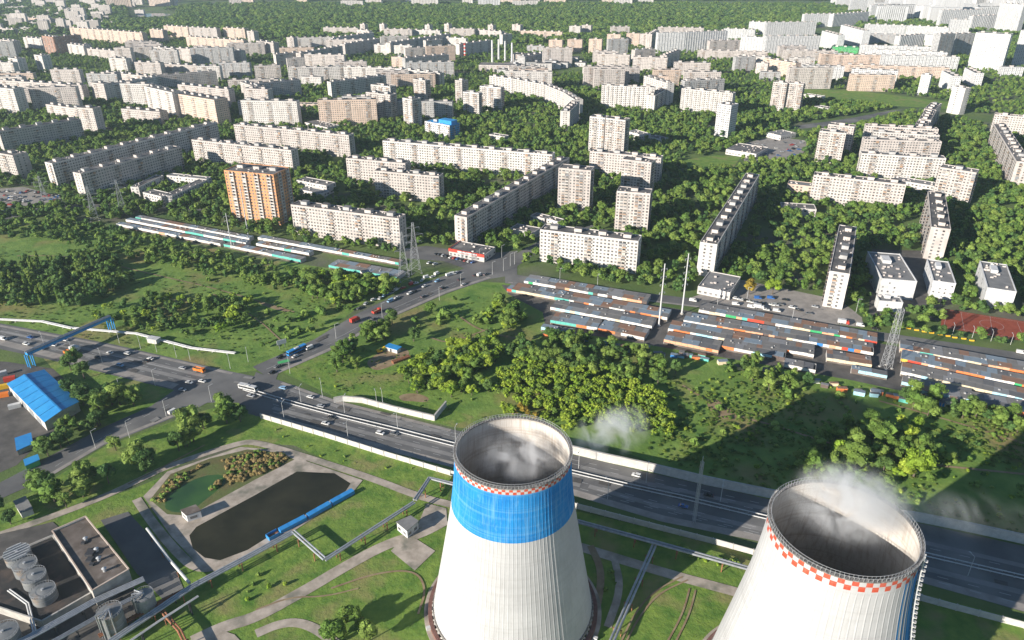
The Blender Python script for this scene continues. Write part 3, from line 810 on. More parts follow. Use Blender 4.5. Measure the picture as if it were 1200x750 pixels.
BUILDINGS = [
(262.2,199.3,320.3,204.6,16,26,'o','orange brick tower with white balcony stripes beside the green garage rows'),
(340.5,239.5,467.2,256.0,9,12,'p','nine-storey slab right of the orange tower, behind the two lattice pylons'),
(438.1,199.8,514.1,206.6,9,12,'p','short nine-storey slab with red balconies above the pylons'),
(405.2,185.1,474.8,191.4,9,12,'p','short panel slab one row behind the slab with red balconies'),
(547.0,254.7,667.4,184.6,9,12,'p','slab receding away from the red-fronted shop, its long side in shade'),
(347.4,210.9,382.3,217.5,3,14,'l','low white school wing right of the orange tower'),
(350.7,221.8,376.0,226.9,2,12,'l','small two-storey annexe in front of the low school wing by the orange tower'),
(526.0,291.5,567.3,299.1,1.6,20,'s','low shop with red and white fascia beside the upper road junction'),
(632.9,268.7,748.2,282.6,9,14,'p','white nine-storey slab with three balcony columns above the colourful market'),
(654.5,196.5,692.5,199.8,14,15,'t','pale tower with banded balconies left of the twin in the middle of the district'),
(722.9,223.6,762.2,226.9,12,15,'t','tower with patchwork balconies standing just behind the white slab above the market'),
(729.2,186.3,763.4,190.6,12,15,'t','half-shaded tower behind the patchwork balcony tower'),
(691.2,177.0,774.8,185.1,9,12,'p','white slab behind the half-shaded tower'),
(840.7,286.4,890.1,204.3,9,13,'p','long slab receding from the monopole masts with a row of lift houses on its roof'),
(817.9,335.1,855.9,342.7,1.6,32,'l','flat grey-roofed shop behind the market next to the white mast'),
(597.5,267.4,625.3,272.5,1.8,14,'l','low white shop left of the white nine-storey slab'),
(621.5,252.2,638.0,256.0,2,10,'l','small white pavilion behind the white nine-storey slab'),
(640.5,256.0,654.5,259.8,2,9,'l','smaller white pavilion right beside its neighbour behind the white slab'),
(953.7,204.8,1062.2,216.2,9,13,'p','white slab in the trees left of the tall patched tower, right side of the district'),
(1010.2,179.5,1109.0,185.6,9,13,'p','front slab of the four stacked parallel slabs on the right'),
(1101.4,195.7,1144.5,202.3,11,15,'t','stepped tower with patched balconies between the tree belt and the receding slab'),
(1087.5,223.6,1091.3,265.6,9,14,'p','slab seen end on with five lift houses, left of the tall tree belt'),
(983.6,263.1,972.2,317.3,9,13,'p','slab seen end on behind the car park, lit end wall with dark windows'),
(922.8,215.0,951.9,218.5,3,14,'l','low pale yellow annexe left of the white slab in the trees'),
(916.5,242.8,957.0,245.4,2,16,'l','low white kindergarten among trees behind the car park'),
(1045.7,209.9,1095.1,218.0,3,16,'l','low grey-roofed school behind the slab in the trees'),
(1033.5,326.5,1074.8,330.0,4.6,54,'m','white modern block with cluttered grey roof beside the red sports court'),
(1030.5,352.3,1058.4,354.8,2.2,10,'m','lower white front wing of the modern block beside the sports court'),
(1093.8,329.0,1120.4,332.5,4,44,'m','small white block in the middle of the three by the sports court'),
(1157.2,337.1,1191.4,342.2,4.6,54,'m','white block with bare end walls right of the sports court'),
(167.2,225.1,188.8,230.2,3,12,'l','front wing of the square school left of the orange tower'),
(201.4,229.4,243.2,210.4,3,10,'l','shaded right wing of the square school left of the orange tower'),
(162.2,219.3,191.3,205.3,3,9,'l','back left wing of the square school left of the orange tower'),
(195.1,205.3,240.7,209.9,3,9,'l','back wing of the square school left of the orange tower'),
(-5.1,178.7,14.7,182.0,9,16,'p','panel tower cut by the left edge of the picture'),
(94.3,203.3,211.6,171.9,9,12,'p','nearer of two parallel shaded slabs in the upper left trees'),
(60.8,191.4,254.6,143.3,9,12,'p','farther of two parallel shaded slabs in the upper left trees'),
(273.6,145.7,408.4,158.4,9,12,'p','long lit slab with six lift houses left of centre'),
(224.2,163.4,340.8,176.1,9,12,'p','lit slab half hidden by trees behind the orange tower'),
(448.2,164.7,647.1,181.2,9,12,'p','very long lit slab in the middle distance with a row of roof boxes'),
(428.5,107.7,457.1,111.0,13,14,'t','white tower with dark window grid left of the blue-topped block'),
(434.3,98.8,457.1,101.4,12,14,'t','tower just behind the dark-gridded white tower'),
(471.5,114.5,482.9,116.6,13,16,'t','narrow lit tower with a blue-shaded side left of the blue-topped block'),
(484.2,92.5,498.1,94.3,12,12,'t','slim tower behind the narrow blue-shaded tower'),
(533.1,93.8,541.2,94.8,12,16,'t','leftmost of three pale towers before the curved white building'),
(542.5,107.4,561.0,109.0,12,10,'t','front one of three pale towers before the curved white building'),
(562.2,100.6,586.8,102.6,12,12,'t','rightmost of three pale towers before the curved white building'),
(497.6,141.9,526.8,147.0,6,20,'B','white block with bright blue roof and blue side walls'),
(387.4,96.3,452.0,88.2,10,12,'p','long dark shaded slab with a lit end wall, upper left of centre'),
(336.7,79.1,401.4,78.0,9,12,'p','left third of the long pale bent building across the upper left'),
(401.9,78.0,462.2,80.1,9,12,'p','middle third of the long pale bent building across the upper left'),
(462.7,80.1,515.4,85.6,9,12,'p','right third of the long pale bent building across the upper left'),
(344.3,121.6,376.0,122.1,2.5,14,'l','low pink-walled school among trees left of the dark-gridded tower'),
(357.0,143.2,383.6,149.5,2,20,'l','low grey-roofed school with a green side left of centre'),
(573.1,157.1,591.4,160.1,2,10,'l','small white pavilion right of the blue-topped block'),
(573.4,88.7,600.0,92.2,9,12,'c','leftmost segment of the big curved white building'),
(600.5,92.2,638.0,99.1,9,12,'c','second segment of the big curved white building'),
(638.3,99.3,660.8,108.4,9,12,'c','third segment of the big curved white building'),
(661.1,108.7,674.0,117.1,9,12,'c','bend segment of the big curved white building'),
(667.9,130.5,679.1,119.1,9,13,'c','shaded end segment of the big curved white building'),
(705.2,99.8,767.2,102.6,12,12,'c','white ribbed slab to the right of the curved building'),
(754.6,88.7,782.4,97.6,12,12,'c','angled slab joining the white ribbed slab right of the curved building'),
(767.7,112.0,785.0,101.9,9,12,'p','short shaded slab with a lit end in front of the angled slab'),
(798.9,103.4,859.0,109.5,12,13,'c','white ribbed slab behind the lone white tower right of centre'),
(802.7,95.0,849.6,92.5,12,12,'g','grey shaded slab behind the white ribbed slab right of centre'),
(841.2,121.1,857.2,123.6,14,18,'w','lone white tower with a blue-shaded side right of centre'),
(691.2,136.3,709.0,138.1,15,14,'t','left half of the tall twin tower above the middle of the picture'),
(710.0,138.1,733.0,140.9,15,14,'t','right half of the tall twin tower above the middle of the picture'),
(734.3,153.3,752.0,158.4,2.5,16,'l','low pale school wing right of the tall twin tower'),
(759.6,159.6,774.8,163.4,2,14,'l','low blue-sided hall right of the tall twin tower'),
(850.8,174.8,886.3,180.4,1.6,40,'l','large flat market hall with dark roof by the car park'),
(906.3,95.8,922.8,97.3,14,12,'t','left half of the pair of white towers on the upper right'),
(924.1,96.8,941.8,98.3,14,12,'t','right half of the pair of white towers on the upper right'),
(1116.6,100.8,1131.8,103.4,13,12,'c','bare white tower end on right side, standing alone in trees'),
(960.8,153.3,991.7,156.1,12,14,'t','front tower of the pair left of the four stacked slabs'),
(970.9,145.2,1001.4,148.5,12,12,'t','rear tower of the pair left of the four stacked slabs'),
(1015.3,147.0,1100.2,151.5,9,12,'p','rearmost of the four stacked parallel slabs on the right'),
(1024.2,154.1,1101.4,158.6,9,12,'p','third of the four stacked parallel slabs counted from the front'),
(1014.0,162.9,1104.0,166.0,9,12,'p','second of the four stacked parallel slabs counted from the front'),
(1086.2,149.5,1090.0,141.9,9,14,'p','front block of the staggered chain behind the stacked slabs'),
(1091.3,140.6,1097.6,129.2,9,14,'p','middle block of the staggered chain behind the stacked slabs'),
(1096.4,128.7,1104.0,121.1,9,14,'p','rear block of the staggered chain behind the stacked slabs'),
(1166.0,133.8,1214.2,138.1,9,12,'p','lit slab cut by the right edge of the picture'),
(1164.0,144.4,1191.4,188.8,9,14,'p','slab with dark roof boxes running down the right edge'),
(898.7,155.1,915.2,159.1,1.6,30,'l','low dark-roofed hall left of the tower pair on the right'),
(941.8,110.2,963.3,113.3,1.5,12,'l','low white sheds behind the pair of white towers'),
(954.5,124.2,970.9,127.2,1.5,14,'l','low white depot among trees right of the tower pair'),
(-11.4,101.4,15.2,104.4,13,16,'F',''),
(-2.5,93.8,95.0,100.1,9,12,'F',''),
(105.2,96.3,121.1,98.3,10,14,'F',''),
(128.0,99.3,187.5,89.2,9,12,'F',''),
(174.8,89.2,253.4,83.6,9,12,'F',''),
(168.5,100.8,201.4,108.4,13,16,'F',''),
(204.7,109.5,250.8,117.1,12,22,'FO',''),
(207.8,98.8,267.3,104.9,9,12,'F',''),
(141.4,127.2,187.0,131.2,6,14,'F',''),
(53.2,122.1,89.9,127.2,6,12,'F',''),
(89.9,125.9,108.4,127.2,12,14,'F',''),
(-1.3,154.1,94.3,139.4,9,12,'F',''),
(126.7,67.4,147.0,68.9,9,14,'F',''),
(148.2,73.0,166.7,74.0,6,14,'F',''),
(172.3,74.0,189.5,75.3,6,14,'F',''),
(192.6,75.0,249.6,78.0,6,14,'F',''),
(119.1,84.1,172.3,89.2,5,12,'F',''),
(8.9,67.4,19.8,68.9,9,16,'F',''),
(39.3,63.9,48.6,65.4,10,16,'F',''),
(48.6,41.8,61.3,43.6,13,14,'FB',''),
(62.1,43.6,94.3,40.5,13,14,'FB',''),
(78.5,51.2,97.6,53.7,8,14,'F',''),
(101.4,56.8,152.0,61.3,6,12,'F',''),
(81.1,32.2,126.7,35.5,10,14,'FO',''),
(126.7,35.5,166.0,38.5,10,14,'FO',''),
(149.5,47.4,166.7,48.6,7,14,'F',''),
(157.1,55.2,177.4,54.7,9,14,'F',''),
(180.4,55.2,202.7,56.8,9,14,'F',''),
(204.7,56.3,229.3,57.8,9,14,'F',''),
(230.1,57.3,253.4,58.8,9,14,'F',''),
(254.4,57.3,281.8,59.3,9,14,'F',''),
(217.4,42.6,285.1,47.6,8,14,'FO',''),
(174.8,34.0,190.0,35.5,10,14,'FO',''),
(191.3,29.9,219.9,31.9,9,14,'FO',''),
(220.9,31.9,253.4,33.4,9,14,'F',''),
(261.0,32.4,286.3,34.0,9,14,'FO',''),
(288.9,36.0,297.0,37.0,9,14,'F',''),
(7.6,19.8,44.3,21.3,6,14,'FO',''),
(45.1,20.8,59.8,21.8,8,14,'FO',''),
(-1.3,46.1,15.7,48.1,9,14,'F',''),
(26.6,43.6,48.1,45.6,9,14,'F',''),
(-2.5,32.9,15.2,34.0,5,12,'F',''),
(60.8,23.3,83.6,24.3,5,12,'F',''),
(281.2,95.8,300.0,101.9,8,14,'F',''),
(0.0,181.2,19.0,183.7,8,14,'F',''),
(322.8,63.9,350.7,61.3,9,12,'F',''),
(351.9,62.3,401.4,53.7,9,12,'F',''),
(300.0,47.6,320.3,50.2,9,14,'F',''),
(335.5,43.6,343.6,44.1,10,14,'F',''),
(343.6,44.6,388.7,43.6,8,12,'F',''),
(389.9,44.6,438.1,38.0,9,12,'F',''),
(378.5,32.2,419.1,32.9,8,12,'F',''),
(417.8,34.5,431.8,36.0,8,12,'F',''),
(421.6,27.9,427.2,28.4,10,12,'F',''),
(444.4,27.9,450.0,28.4,10,12,'F',''),
(449.5,34.0,482.4,34.5,9,14,'F',''),
(482.9,35.0,515.4,36.0,8,14,'F',''),
(497.6,28.9,503.2,29.4,10,12,'F',''),
(520.4,27.9,526.0,28.4,12,12,'F',''),
(526.8,33.4,555.9,34.0,9,14,'F',''),
(556.4,34.5,587.6,37.0,8,14,'F',''),
(571.6,28.9,577.7,29.4,10,12,'F',''),
(445.7,43.1,478.6,42.1,7,12,'F',''),
(457.1,50.2,528.0,39.5,9,12,'F',''),
(403.9,51.9,444.4,45.1,9,12,'F',''),
(438.1,52.2,482.4,53.7,7,12,'F',''),
(498.9,47.6,517.9,46.1,9,12,'F',''),
(519.2,43.6,545.8,45.1,7,12,'F',''),
(538.2,51.9,576.2,47.1,9,12,'F',''),
(458.4,66.4,474.8,67.4,8,12,'FO',''),
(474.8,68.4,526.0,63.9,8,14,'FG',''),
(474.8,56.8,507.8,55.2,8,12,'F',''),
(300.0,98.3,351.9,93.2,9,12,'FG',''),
(284.8,103.4,313.2,104.9,9,14,'F',''),
(297.5,77.3,327.9,76.5,9,12,'F',''),
(561.0,76.0,600.0,76.5,4,30,'F',''),
(588.9,40.5,600.0,39.5,9,12,'F',''),
(598.7,63.3,615.2,64.6,5,30,'F',''),
(615.2,66.4,648.1,60.8,6,20,'FG',''),
(700.1,62.8,738.1,64.4,9,14,'F',''),
(741.9,66.4,782.4,67.9,9,14,'F',''),
(781.4,64.9,797.6,58.3,9,14,'F',''),
(744.4,58.8,768.5,57.3,8,14,'F',''),
(790.0,73.0,833.1,74.0,9,14,'F',''),
(643.1,46.6,658.8,47.1,11,14,'FO',''),
(664.9,46.1,682.3,46.6,9,14,'FO',''),
(690.2,45.6,705.4,46.1,11,14,'FO',''),
(711.5,40.0,727.2,40.5,10,14,'FO',''),
(734.3,39.0,749.5,39.5,10,14,'FO',''),
(750.0,39.5,764.2,40.0,10,14,'F',''),
(764.2,40.0,772.3,35.0,12,14,'F',''),
(667.1,30.4,680.1,30.9,10,14,'F',''),
(681.6,29.4,692.7,29.9,10,14,'F',''),
(610.1,36.0,658.8,37.5,7,12,'FO',''),
(600.0,28.4,609.6,29.4,9,12,'F',''),
(716.0,31.4,738.1,31.4,9,14,'F',''),
(771.0,31.9,825.0,32.9,9,14,'F',''),
(771.3,38.5,802.7,38.0,15,14,'FW',''),
(803.2,38.0,853.4,36.0,15,14,'FW',''),
(848.3,33.4,885.1,35.0,9,14,'FW',''),
(868.6,42.6,900.0,44.3,12,14,'FW',''),
(878.2,25.3,900.0,26.4,11,14,'FW',''),
(817.9,58.8,900.0,60.8,6,12,'F',''),
(866.0,64.9,900.0,66.9,8,14,'F',''),
(886.3,73.5,900.0,74.5,8,14,'F',''),
(898.7,26.4,957.0,25.8,13,14,'FW',''),
(898.7,42.6,962.1,42.1,14,14,'FW',''),
(963.3,36.0,982.6,41.0,13,16,'FW',''),
(943.1,16.7,977.3,16.2,12,14,'FW',''),
(977.3,16.7,1019.1,13.7,12,14,'FW',''),
(985.6,29.1,1012.8,36.0,15,16,'FW',''),
(1014.0,28.4,1062.2,29.9,13,14,'FW',''),
(1062.7,29.9,1112.8,32.4,13,14,'FW',''),
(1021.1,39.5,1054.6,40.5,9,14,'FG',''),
(1055.6,42.6,1084.0,40.0,10,14,'FW',''),
(1085.5,40.5,1102.7,41.8,10,14,'FW',''),
(997.6,0.5,1017.8,0.5,15,14,'FW',''),
(1021.6,6.1,1062.2,5.6,14,14,'FW',''),
(1062.2,6.6,1101.4,8.1,14,14,'FW',''),
(1076.1,0.5,1097.6,0.5,12,14,'FW',''),
(1104.7,12.2,1155.9,11.1,16,14,'FW',''),
(1114.9,22.8,1138.2,23.3,15,14,'FW',''),
(1140.7,19.0,1170.1,17.7,14,14,'FW',''),
(1172.4,3.5,1200.0,5.6,26,18,'FW',''),
(1143.8,38.0,1185.1,40.5,24,26,'FW',''),
(1102.7,40.5,1120.4,39.0,18,16,'FG',''),
(1120.9,40.0,1143.2,39.0,16,16,'FG',''),
(1196.5,35.5,1214.2,36.5,24,20,'FW',''),
(1009.0,52.7,1092.6,55.2,8,12,'FW',''),
(1020.4,57.8,1110.3,61.8,9,12,'FW',''),
(1019.1,64.4,1125.0,66.9,9,12,'FW',''),
(919.0,58.8,982.3,59.8,8,12,'F',''),
(894.9,67.9,932.9,74.0,9,14,'FO',''),
(940.5,76.5,989.9,78.0,8,14,'FW',''),
(998.8,80.6,1052.5,83.1,9,14,'FW',''),
(989.9,75.5,1112.8,79.6,7,12,'FO',''),
(1079.9,87.2,1091.3,88.2,11,14,'FW',''),
(1104.0,82.6,1116.9,89.2,9,14,'FW',''),
(1130.6,79.1,1143.2,85.6,8,14,'FW',''),
(1174.9,78.5,1200.0,79.1,6,14,'FW',''),
(976.0,55.2,1006.4,56.3,5,30,'FN',''),
(1123.0,50.7,1144.5,51.2,7,14,'FW',''),
]

for row in BUILDINGS:
    house(*row)

# further blocks filling the second districts between the rows surveyed above
r3 = random.Random(21)
def free_spot(x, y, hw, hd, gap=14):
    for c, ax, hl, hdd in FOOT:
        dx, dy = x - c.x, y - c.y; u = abs(dx * ax.x + dy * ax.y); v = abs(-dx * ax.y + dy * ax.x)
        if u < hl + hw + gap and v < hdd + hd + gap: return False
    return True
n_ = 0
while n_ < 62:
    px = r3.uniform(-30, 1000); py = r3.uniform(44, 122)
    if px > 560 and py > 92: continue
    fl = r3.choice((5, 9, 9, 9, 12, 12)); h = fl * 2.85 + 1.6; p = at(px, py, h); L = r3.uniform(26, 95); d_ = p.y * .891 + 205 * .454
    if not free_spot(p.x + L / 2, p.y + 6, L / 2, 6): 
        n_ += 0.02; continue
    house(px, py, px + L * 870 / d_, py + r3.uniform(-1.2, 1.2), fl, 12, r3.choice(('F', 'F', 'FO', 'F', 'FG')), ''); n_ += 1
# very far blocks on the skyline beyond the wood: one plain mesh each
def far_block(x, y, w, d, h, rz, m, label, group, name='apartment_block'):
    o = ob(name, box_mesh('apartment_block', [[-w / 2, w / 2, -d / 2, d / 2, 0, h - 0.5], [-w / 2 + 0.4, w / 2 - 0.4, -d / 2 + 0.4, d / 2 - 0.4, h - 0.5, h], [-2.5, 2.5, -2, 2, h, h + 2.8]] +
           [[-w / 2 + 2 + i * 6.0, -w / 2 + 3.7 + i * 6.0, -d / 2 - 0.06, -d / 2 + 0.1, 2, h - 2.5] for i in range(max(1, int((w - 3) / 6.0)))],
           [m, M['roof_felt'], M['window_glass']], [0, 1, 0] + [2] * max(1, int((w - 3) / 6.0))), None, (x, y, 0), (0, 0, rz))
    FOOT.append((Vector((x, y)), Vector((math.cos(rz), math.sin(rz))), w / 2, d / 2))
    return tag(o, label, name.replace('_', ' '), group)
r2 = random.Random(3)
FARW = [M['panel_white'], M['panel_pale'], M['bright_white'], M['panel_pink'], M['panel_sand']]
for i in range(45):                                             # white row along the top, beyond the wood
    px = r2.uniform(-60, 760); y = r2.uniform(3120, 3480)
    if px > 520 and r2.random() < 0.4: continue
    d_ = y * 0.891 + 225 * 0.454
    far_block((px - 600) / 870 * d_, y, r2.uniform(18, 110), 15, r2.choice((27, 27, 40, 52, 62)), r2.uniform(-0.25, 0.15), r2.choice(FARW),
              'pale block in the hazy row beyond the far wood at the top of the picture', 'blocks beyond the far wood')
bl = []                                                         # upper left district, too small to tell apart: one mass
for i in range(125):
    px = r2.uniform(-60, 165) * (0.8 if i % 2 else 1); y = r2.uniform(2150, 3380)
    d_ = y * 0.891 + 225 * 0.454; x = (px - 600) / 870 * d_; w = r2.uniform(6, 24); d2 = 6; h = r2.choice((13, 15, 15, 27, 27, 36))
    bl += [(x - w, x + w, y - d2, y + d2, 0, h - .5), (x - w + .4, x + w - .4, y - d2 + .4, y + d2 - .4, h - .5, h), (x - 2.5, x + 2.5, y - 2, y + 2, h, h + 2.6)]
    bl += [(q, q + 1.8, y - d2 - .06, y - d2 + .1, 2, h - 2.5) for q in np.arange(x - w + 2, x + w - 3, 6)]
    FOOT.append((Vector((x, y)), Vector((1, 0)), w, d2))
o = ob('distant_town', box_mesh('distant_town', bl, mat('distant_wall', (0.48, 0.44, 0.41), rough=.85, island=.3))); o['kind'] = 'stuff'
for i in range(44):                                             # upper right district
    px = r2.uniform(1010, 1240); y = r2.uniform(2450, 3900)
    d_ = y * 0.891 + 225 * 0.454
    far_block((px - 600) / 870 * d_, y, r2.uniform(35, 110), 15, r2.choice((36, 50, 50, 66)), r2.uniform(-0.3, 0.35), r2.choice([M['bright_white'], M['panel_pale']]),
              'bright white high-rise in the crowded district at the upper right corner', 'blocks of the upper right district', 'high_rise')
for i in range(26):                                             # works yards round the boiler house
    px = r2.uniform(590, 690); py = r2.uniform(66, 88); c = at(px, py)
    far_block(c.x, c.y, r2.uniform(14, 46), r2.uniform(12, 26), r2.choice((6, 8, 11, 15)), r2.uniform(-.3, .2), r2.choice([M['bright_white'], M['panel_pale'], M['panel_grey']]),
              'low works building round the boiler house with four chimneys', 'works round the boiler house', 'works_building')
bl = []
for i in range(75):                                             # more high-rises behind them, merging into one pale mass
    px = r2.uniform(985, 1260); y = r2.uniform(2500, 3900) + max(0, 1060 - px) * 8
    d_ = y * 0.891 + 225 * 0.454; x = (px - 600) / 870 * d_; w = r2.uniform(14, 55); h = r2.choice((36, 48, 50, 66))
    bl += [(x - w, x + w, y - 7, y + 7, 0, h - .5), (x - w + .4, x + w - .4, y - 6.6, y + 6.6, h - .5, h), (x - 2.5, x + 2.5, y - 2, y + 2, h, h + 2.8)]
    bl += [(q, q + 1.8, y - 7.06, y - 6.9, 2, h - 2.5) for q in np.arange(x - w + 2, x + w - 3, 6)]
    FOOT.append((Vector((x, y)), Vector((1, 0)), w, 7))
o = ob('distant_high_rises', box_mesh('distant_high_rises', bl, mat('distant_white', (0.56, 0.555, 0.55), rough=.85, island=.2))); o['kind'] = 'stuff'
# four white boiler-house chimneys and a striped one in the middle distance
for (px, yb, yt, w) in ((577, 74, 47, 3.2), (584.5, 74, 46, 3.2), (592, 74, 48, 3.2), (600, 76, 50, 3.2)):
    b = at(px, yb); hh = height_to(b, yt); s = Soup(); s.tube((0, 0, 0), (0, 0, hh), 2.6, 1.7, 10)
    tag(s.build('chimney', M['bright_white']), 'slim white chimney in the row of four at the far boiler house', 'chimney', 'four boiler-house chimneys').location = b
b = at(545, 67); hh = height_to(b, 51); s = Soup()
for i in range(8): s.tube((0, 0, hh * i / 8), (0, 0, hh * (i + 1) / 8), 2.4, 2.4, 10, m=i % 2, caps=(i == 7))
tag(s.build('chimney', [M['bright_white'], M['red']]), 'red and white striped chimney left of the four white ones', 'chimney').location = b

# ---------------------------------------------------------------- market rows and lock-up rows
ROOFM = [mat('market_roof_%d' % i, c, c2, 0.6, 0.85, 5, c3=c3, s3=0.5) for i, (c, c2, c3) in enumerate([
    ((0.15, 0.145, 0.14), (0.22, 0.21, 0.20), (0.26, 0.23, 0.20)), ((0.20, 0.20, 0.205), (0.27, 0.27, 0.275), (0.17, 0.17, 0.17)),
    ((0.17, 0.215, 0.26), (0.24, 0.295, 0.34), (0.2, 0.2, 0.22)), ((0.22, 0.12, 0.08), (0.29, 0.18, 0.125), (0.2, 0.17, 0.15)),
    ((0.11, 0.11, 0.115), (0.16, 0.16, 0.165), (0.2, 0.19, 0.18))])]
FRONTM = {k: mat('stall_' + k, c, tuple(min(1, q * 1.18) for q in c), 0.5, 0.6) for k, c in dict(white=(0.68, 0.66, 0.62), cream=(0.64, 0.54, 0.38), orange=(0.66, 0.20, 0.07),
          red=(0.58, 0.07, 0.04), blue=(0.04, 0.20, 0.50), teal=(0.12, 0.45, 0.38), green=(0.05, 0.36, 0.14), peach=(0.66, 0.36, 0.22), yellow=(0.68, 0.46, 0.08), dark=(0.12, 0.09, 0.08), sky=(0.35, 0.58, 0.66)).items()}
BOXC = {}
def unit_box(name, m):
    k = (name, m.name)
    if k not in BOXC: BOXC[k] = box_mesh(name, [[0, 1, 0, 1, 0, 1]], m)
    return BOXC[k]
def stall_row(x1, y1, x2, y2, depth, label, pal, hgt=3.3, bay=3.6, group='rows of market stalls', roofs=(0, 0, 0, 4, 1, 3, 2, 2), name='market_row', cat='market row', run=1):
    A, B = at(x1, y1, hgt), at(x2, y2, hgt)
    d = B - A; L = math.hypot(d.x, d.y); rz = math.atan2(d.y, d.x)
    ax = Vector((math.cos(rz), math.sin(rz))); nn = Vector((-ax.y, ax.x))
    c = Vector((A.x, A.y)) + ax * L / 2 + nn * depth / 2
    FOOT.append((c, ax, L / 2, depth / 2))
    root = empty(name, (A.x, A.y, 0), rz, label, cat, group)
    part_boxes('back_wall', [[0, L, depth - 0.2, depth, 0, hgt - 0.15]], M['panel_grey'], root)
    part_boxes('end_wall', [[0, 0.2, 0.15, depth - 0.2, 0, hgt - 0.15]], M['panel_pale'], root)
    part_boxes('end_wall', [[L - 0.2, L, 0.15, depth - 0.2, 0, hgt - 0.15]], M['panel_grey'], root)
    part_boxes('shutter_front', [[0.2, L - 0.2, 0.05, 0.15, 0, hgt - 1.5]], M['roof_brown'], root)
    n = max(2, int(L / bay)); p = L / n
    k = None; left = 0
    for i in range(n):
        if left <= 0:
            k = rnd.choice(pal); left = rnd.choice((1, 1, 1, 1, 2, 3)) * run
        left -= 1
        f = ob('stall_front', unit_box('stall_front', FRONTM[k]), root, (i * p + 0.04, -0.08 + rnd.uniform(-.05, .04), hgt - 1.95 + rnd.uniform(-.1, .1)))
        f.scale = (p - 0.08, 0.12, 1.9 + rnd.uniform(-.12, .12))
    for (y0, y1) in ((0.12, depth * .5), (depth * .5 + .03, depth - .02)) if depth > 8 else ((0.12, depth - .02),):
        x = 0.0
        while x < L - 1.5:
            wdt = min(rnd.choice((3.6, 5.5, 5.5, 7.5, 11.0)), L - x); rm = rnd.choice(roofs)
            q = ob('roof_panel', unit_box('roof_panel', ROOFM[rm]), root, (x + 0.03, y0, hgt - 0.15 + rnd.uniform(0, 0.16)))
            q.scale = (wdt - 0.06, y1 - y0, 0.14)
            q.rotation_euler = (rnd.uniform(-.012, .012), rnd.uniform(-.008, .008), 0)
            x += wdt
    vb = []
    for i in range(int(L / 7)):
        x = rnd.uniform(1, L - 1); y = rnd.uniform(1.5, depth - 1); s = rnd.uniform(.2, .6)
        vb.append((x - s, x + s, y - s, y + s, hgt + 0.1, hgt + rnd.uniform(.4, .8)))
    if vb: part_boxes('roof_clutter', vb, M['panel_grey'], root, kind='stuff')
    return root
P1 = ['white', 'white', 'cream', 'orange', 'red', 'peach', 'white', 'cream', 'teal', 'blue', 'white', 'orange', 'green', 'dark', 'peach', 'dark', 'white', 'peach', 'cream']
P2 = ['white', 'white', 'white', 'cream', 'orange', 'sky']
for row in (
    (614, 329, 758, 353.6, 13, 'rearmost market row left of the white masts, nearest the road', P1),
    (594, 338, 782, 372, 13, 'second market row from the road, left of the white masts, with a teal end', P1),
    (645, 359.5, 764, 382, 13, 'third market row from the road, left of the white masts, mostly white front', P2),
    (645, 375, 700, 384, 13, 'front market row with a long teal fascia, left of the masts', ['teal', 'white', 'orange', 'teal']),
    (701, 384.5, 755, 395.5, 13, 'front market row under pale blue-grey roofs just left of the left mast', ['white', 'white', 'teal', 'orange', 'dark']),
    (634, 383, 673, 389.5, 5, 'narrow turquoise shed row at the left front of the market beside the trees', ['sky']),
    (819, 362.5, 1028, 400.5, 13, 'rearmost market row right of the masts with a long orange stretch', P1),
    (801, 374.8, 1024, 413, 13, 'second market row from the road, between the masts and the lattice pylon', P1),
    (783, 384.6, 954, 415.5, 13, 'third market row from the road, right of the masts, white fronted', P2),
    (778, 397.5, 842, 410.5, 13, 'front market row with the long salmon-orange wall right of the masts', ['peach', 'orange', 'peach']),
    (846, 405, 920, 419, 13, 'shaded blue-grey front market row behind the bushes', ['sky', 'white', 'dark', 'orange']),
    (969, 419, 1022, 427.5, 11, 'broad dark-roofed market hall left of the lattice pylon', ['cream']),
    (919, 426.5, 956, 433.5, 8, 'white-fronted grey shed standing before the market beside the bushes', ['white']),
    (998, 432, 1040, 440, 5, 'small low shed row at the foot of the lattice pylon', ['cream', 'sky', 'dark']),
    (1055, 408, 1262, 446, 13, 'rearmost market row right of the lattice pylon', P1),
    (1056, 420, 1262, 464, 13, 'second market row right of the lattice pylon with yellow, orange and red fronts', ['orange', 'yellow', 'red', 'peach', 'white', 'green', 'dark', 'white', 'orange']),
    (1056, 435, 1262, 481, 13, 'third market row right of the lattice pylon with a long white front', P2),
    (1057, 447, 1074, 451, 8, 'short pale green shed right of the lattice pylon', ['cream', 'sky']),
    (1075, 456.5, 1142, 469, 13, 'front market row with mint green and pink fronts right of the pylon', ['sky', 'sky', 'white', 'dark', 'white']),
    (1143, 472.5, 1262, 494, 13, 'front market row with rust-orange walls at the right edge', ['orange', 'peach', 'orange']),
):
    stall_row(*row)
for i in range(64):
    t = rnd.random(); x = 640 + t * 560; y = 391 + t * 98 + rnd.uniform(-3.5, 4.5) + (4 if 930 < x < 1060 else 0)
    if 780 < x < 850: y -= 1
    k = rnd.choice(['white', 'sky', 'peach', 'dark', 'teal', 'cream', 'orange', 'blue'])
    p = at(x, y); root = empty('lean_to', p, rnd.uniform(-.5, .1), k.replace('sky', 'pale blue').replace('dark', 'dark brown').replace('peach', 'salmon') + ' junk shed in the clutter before the market', 'shed', 'junk sheds in front of the market')
    w_, d_, h_ = rnd.uniform(2, 6), rnd.uniform(1.6, 3), rnd.uniform(1.6, 2.7)
    part_boxes('wall', [[-w_ / 2, w_ / 2, -d_ / 2, d_ / 2, 0, h_]], FRONTM[k], root)
    part_boxes('roof', [[-w_ / 2 - .15, w_ / 2 + .15, -d_ / 2 - .2, d_ / 2 + .1, h_ + .002, h_ + .15]], ROOFM[rnd.randrange(5)], root)
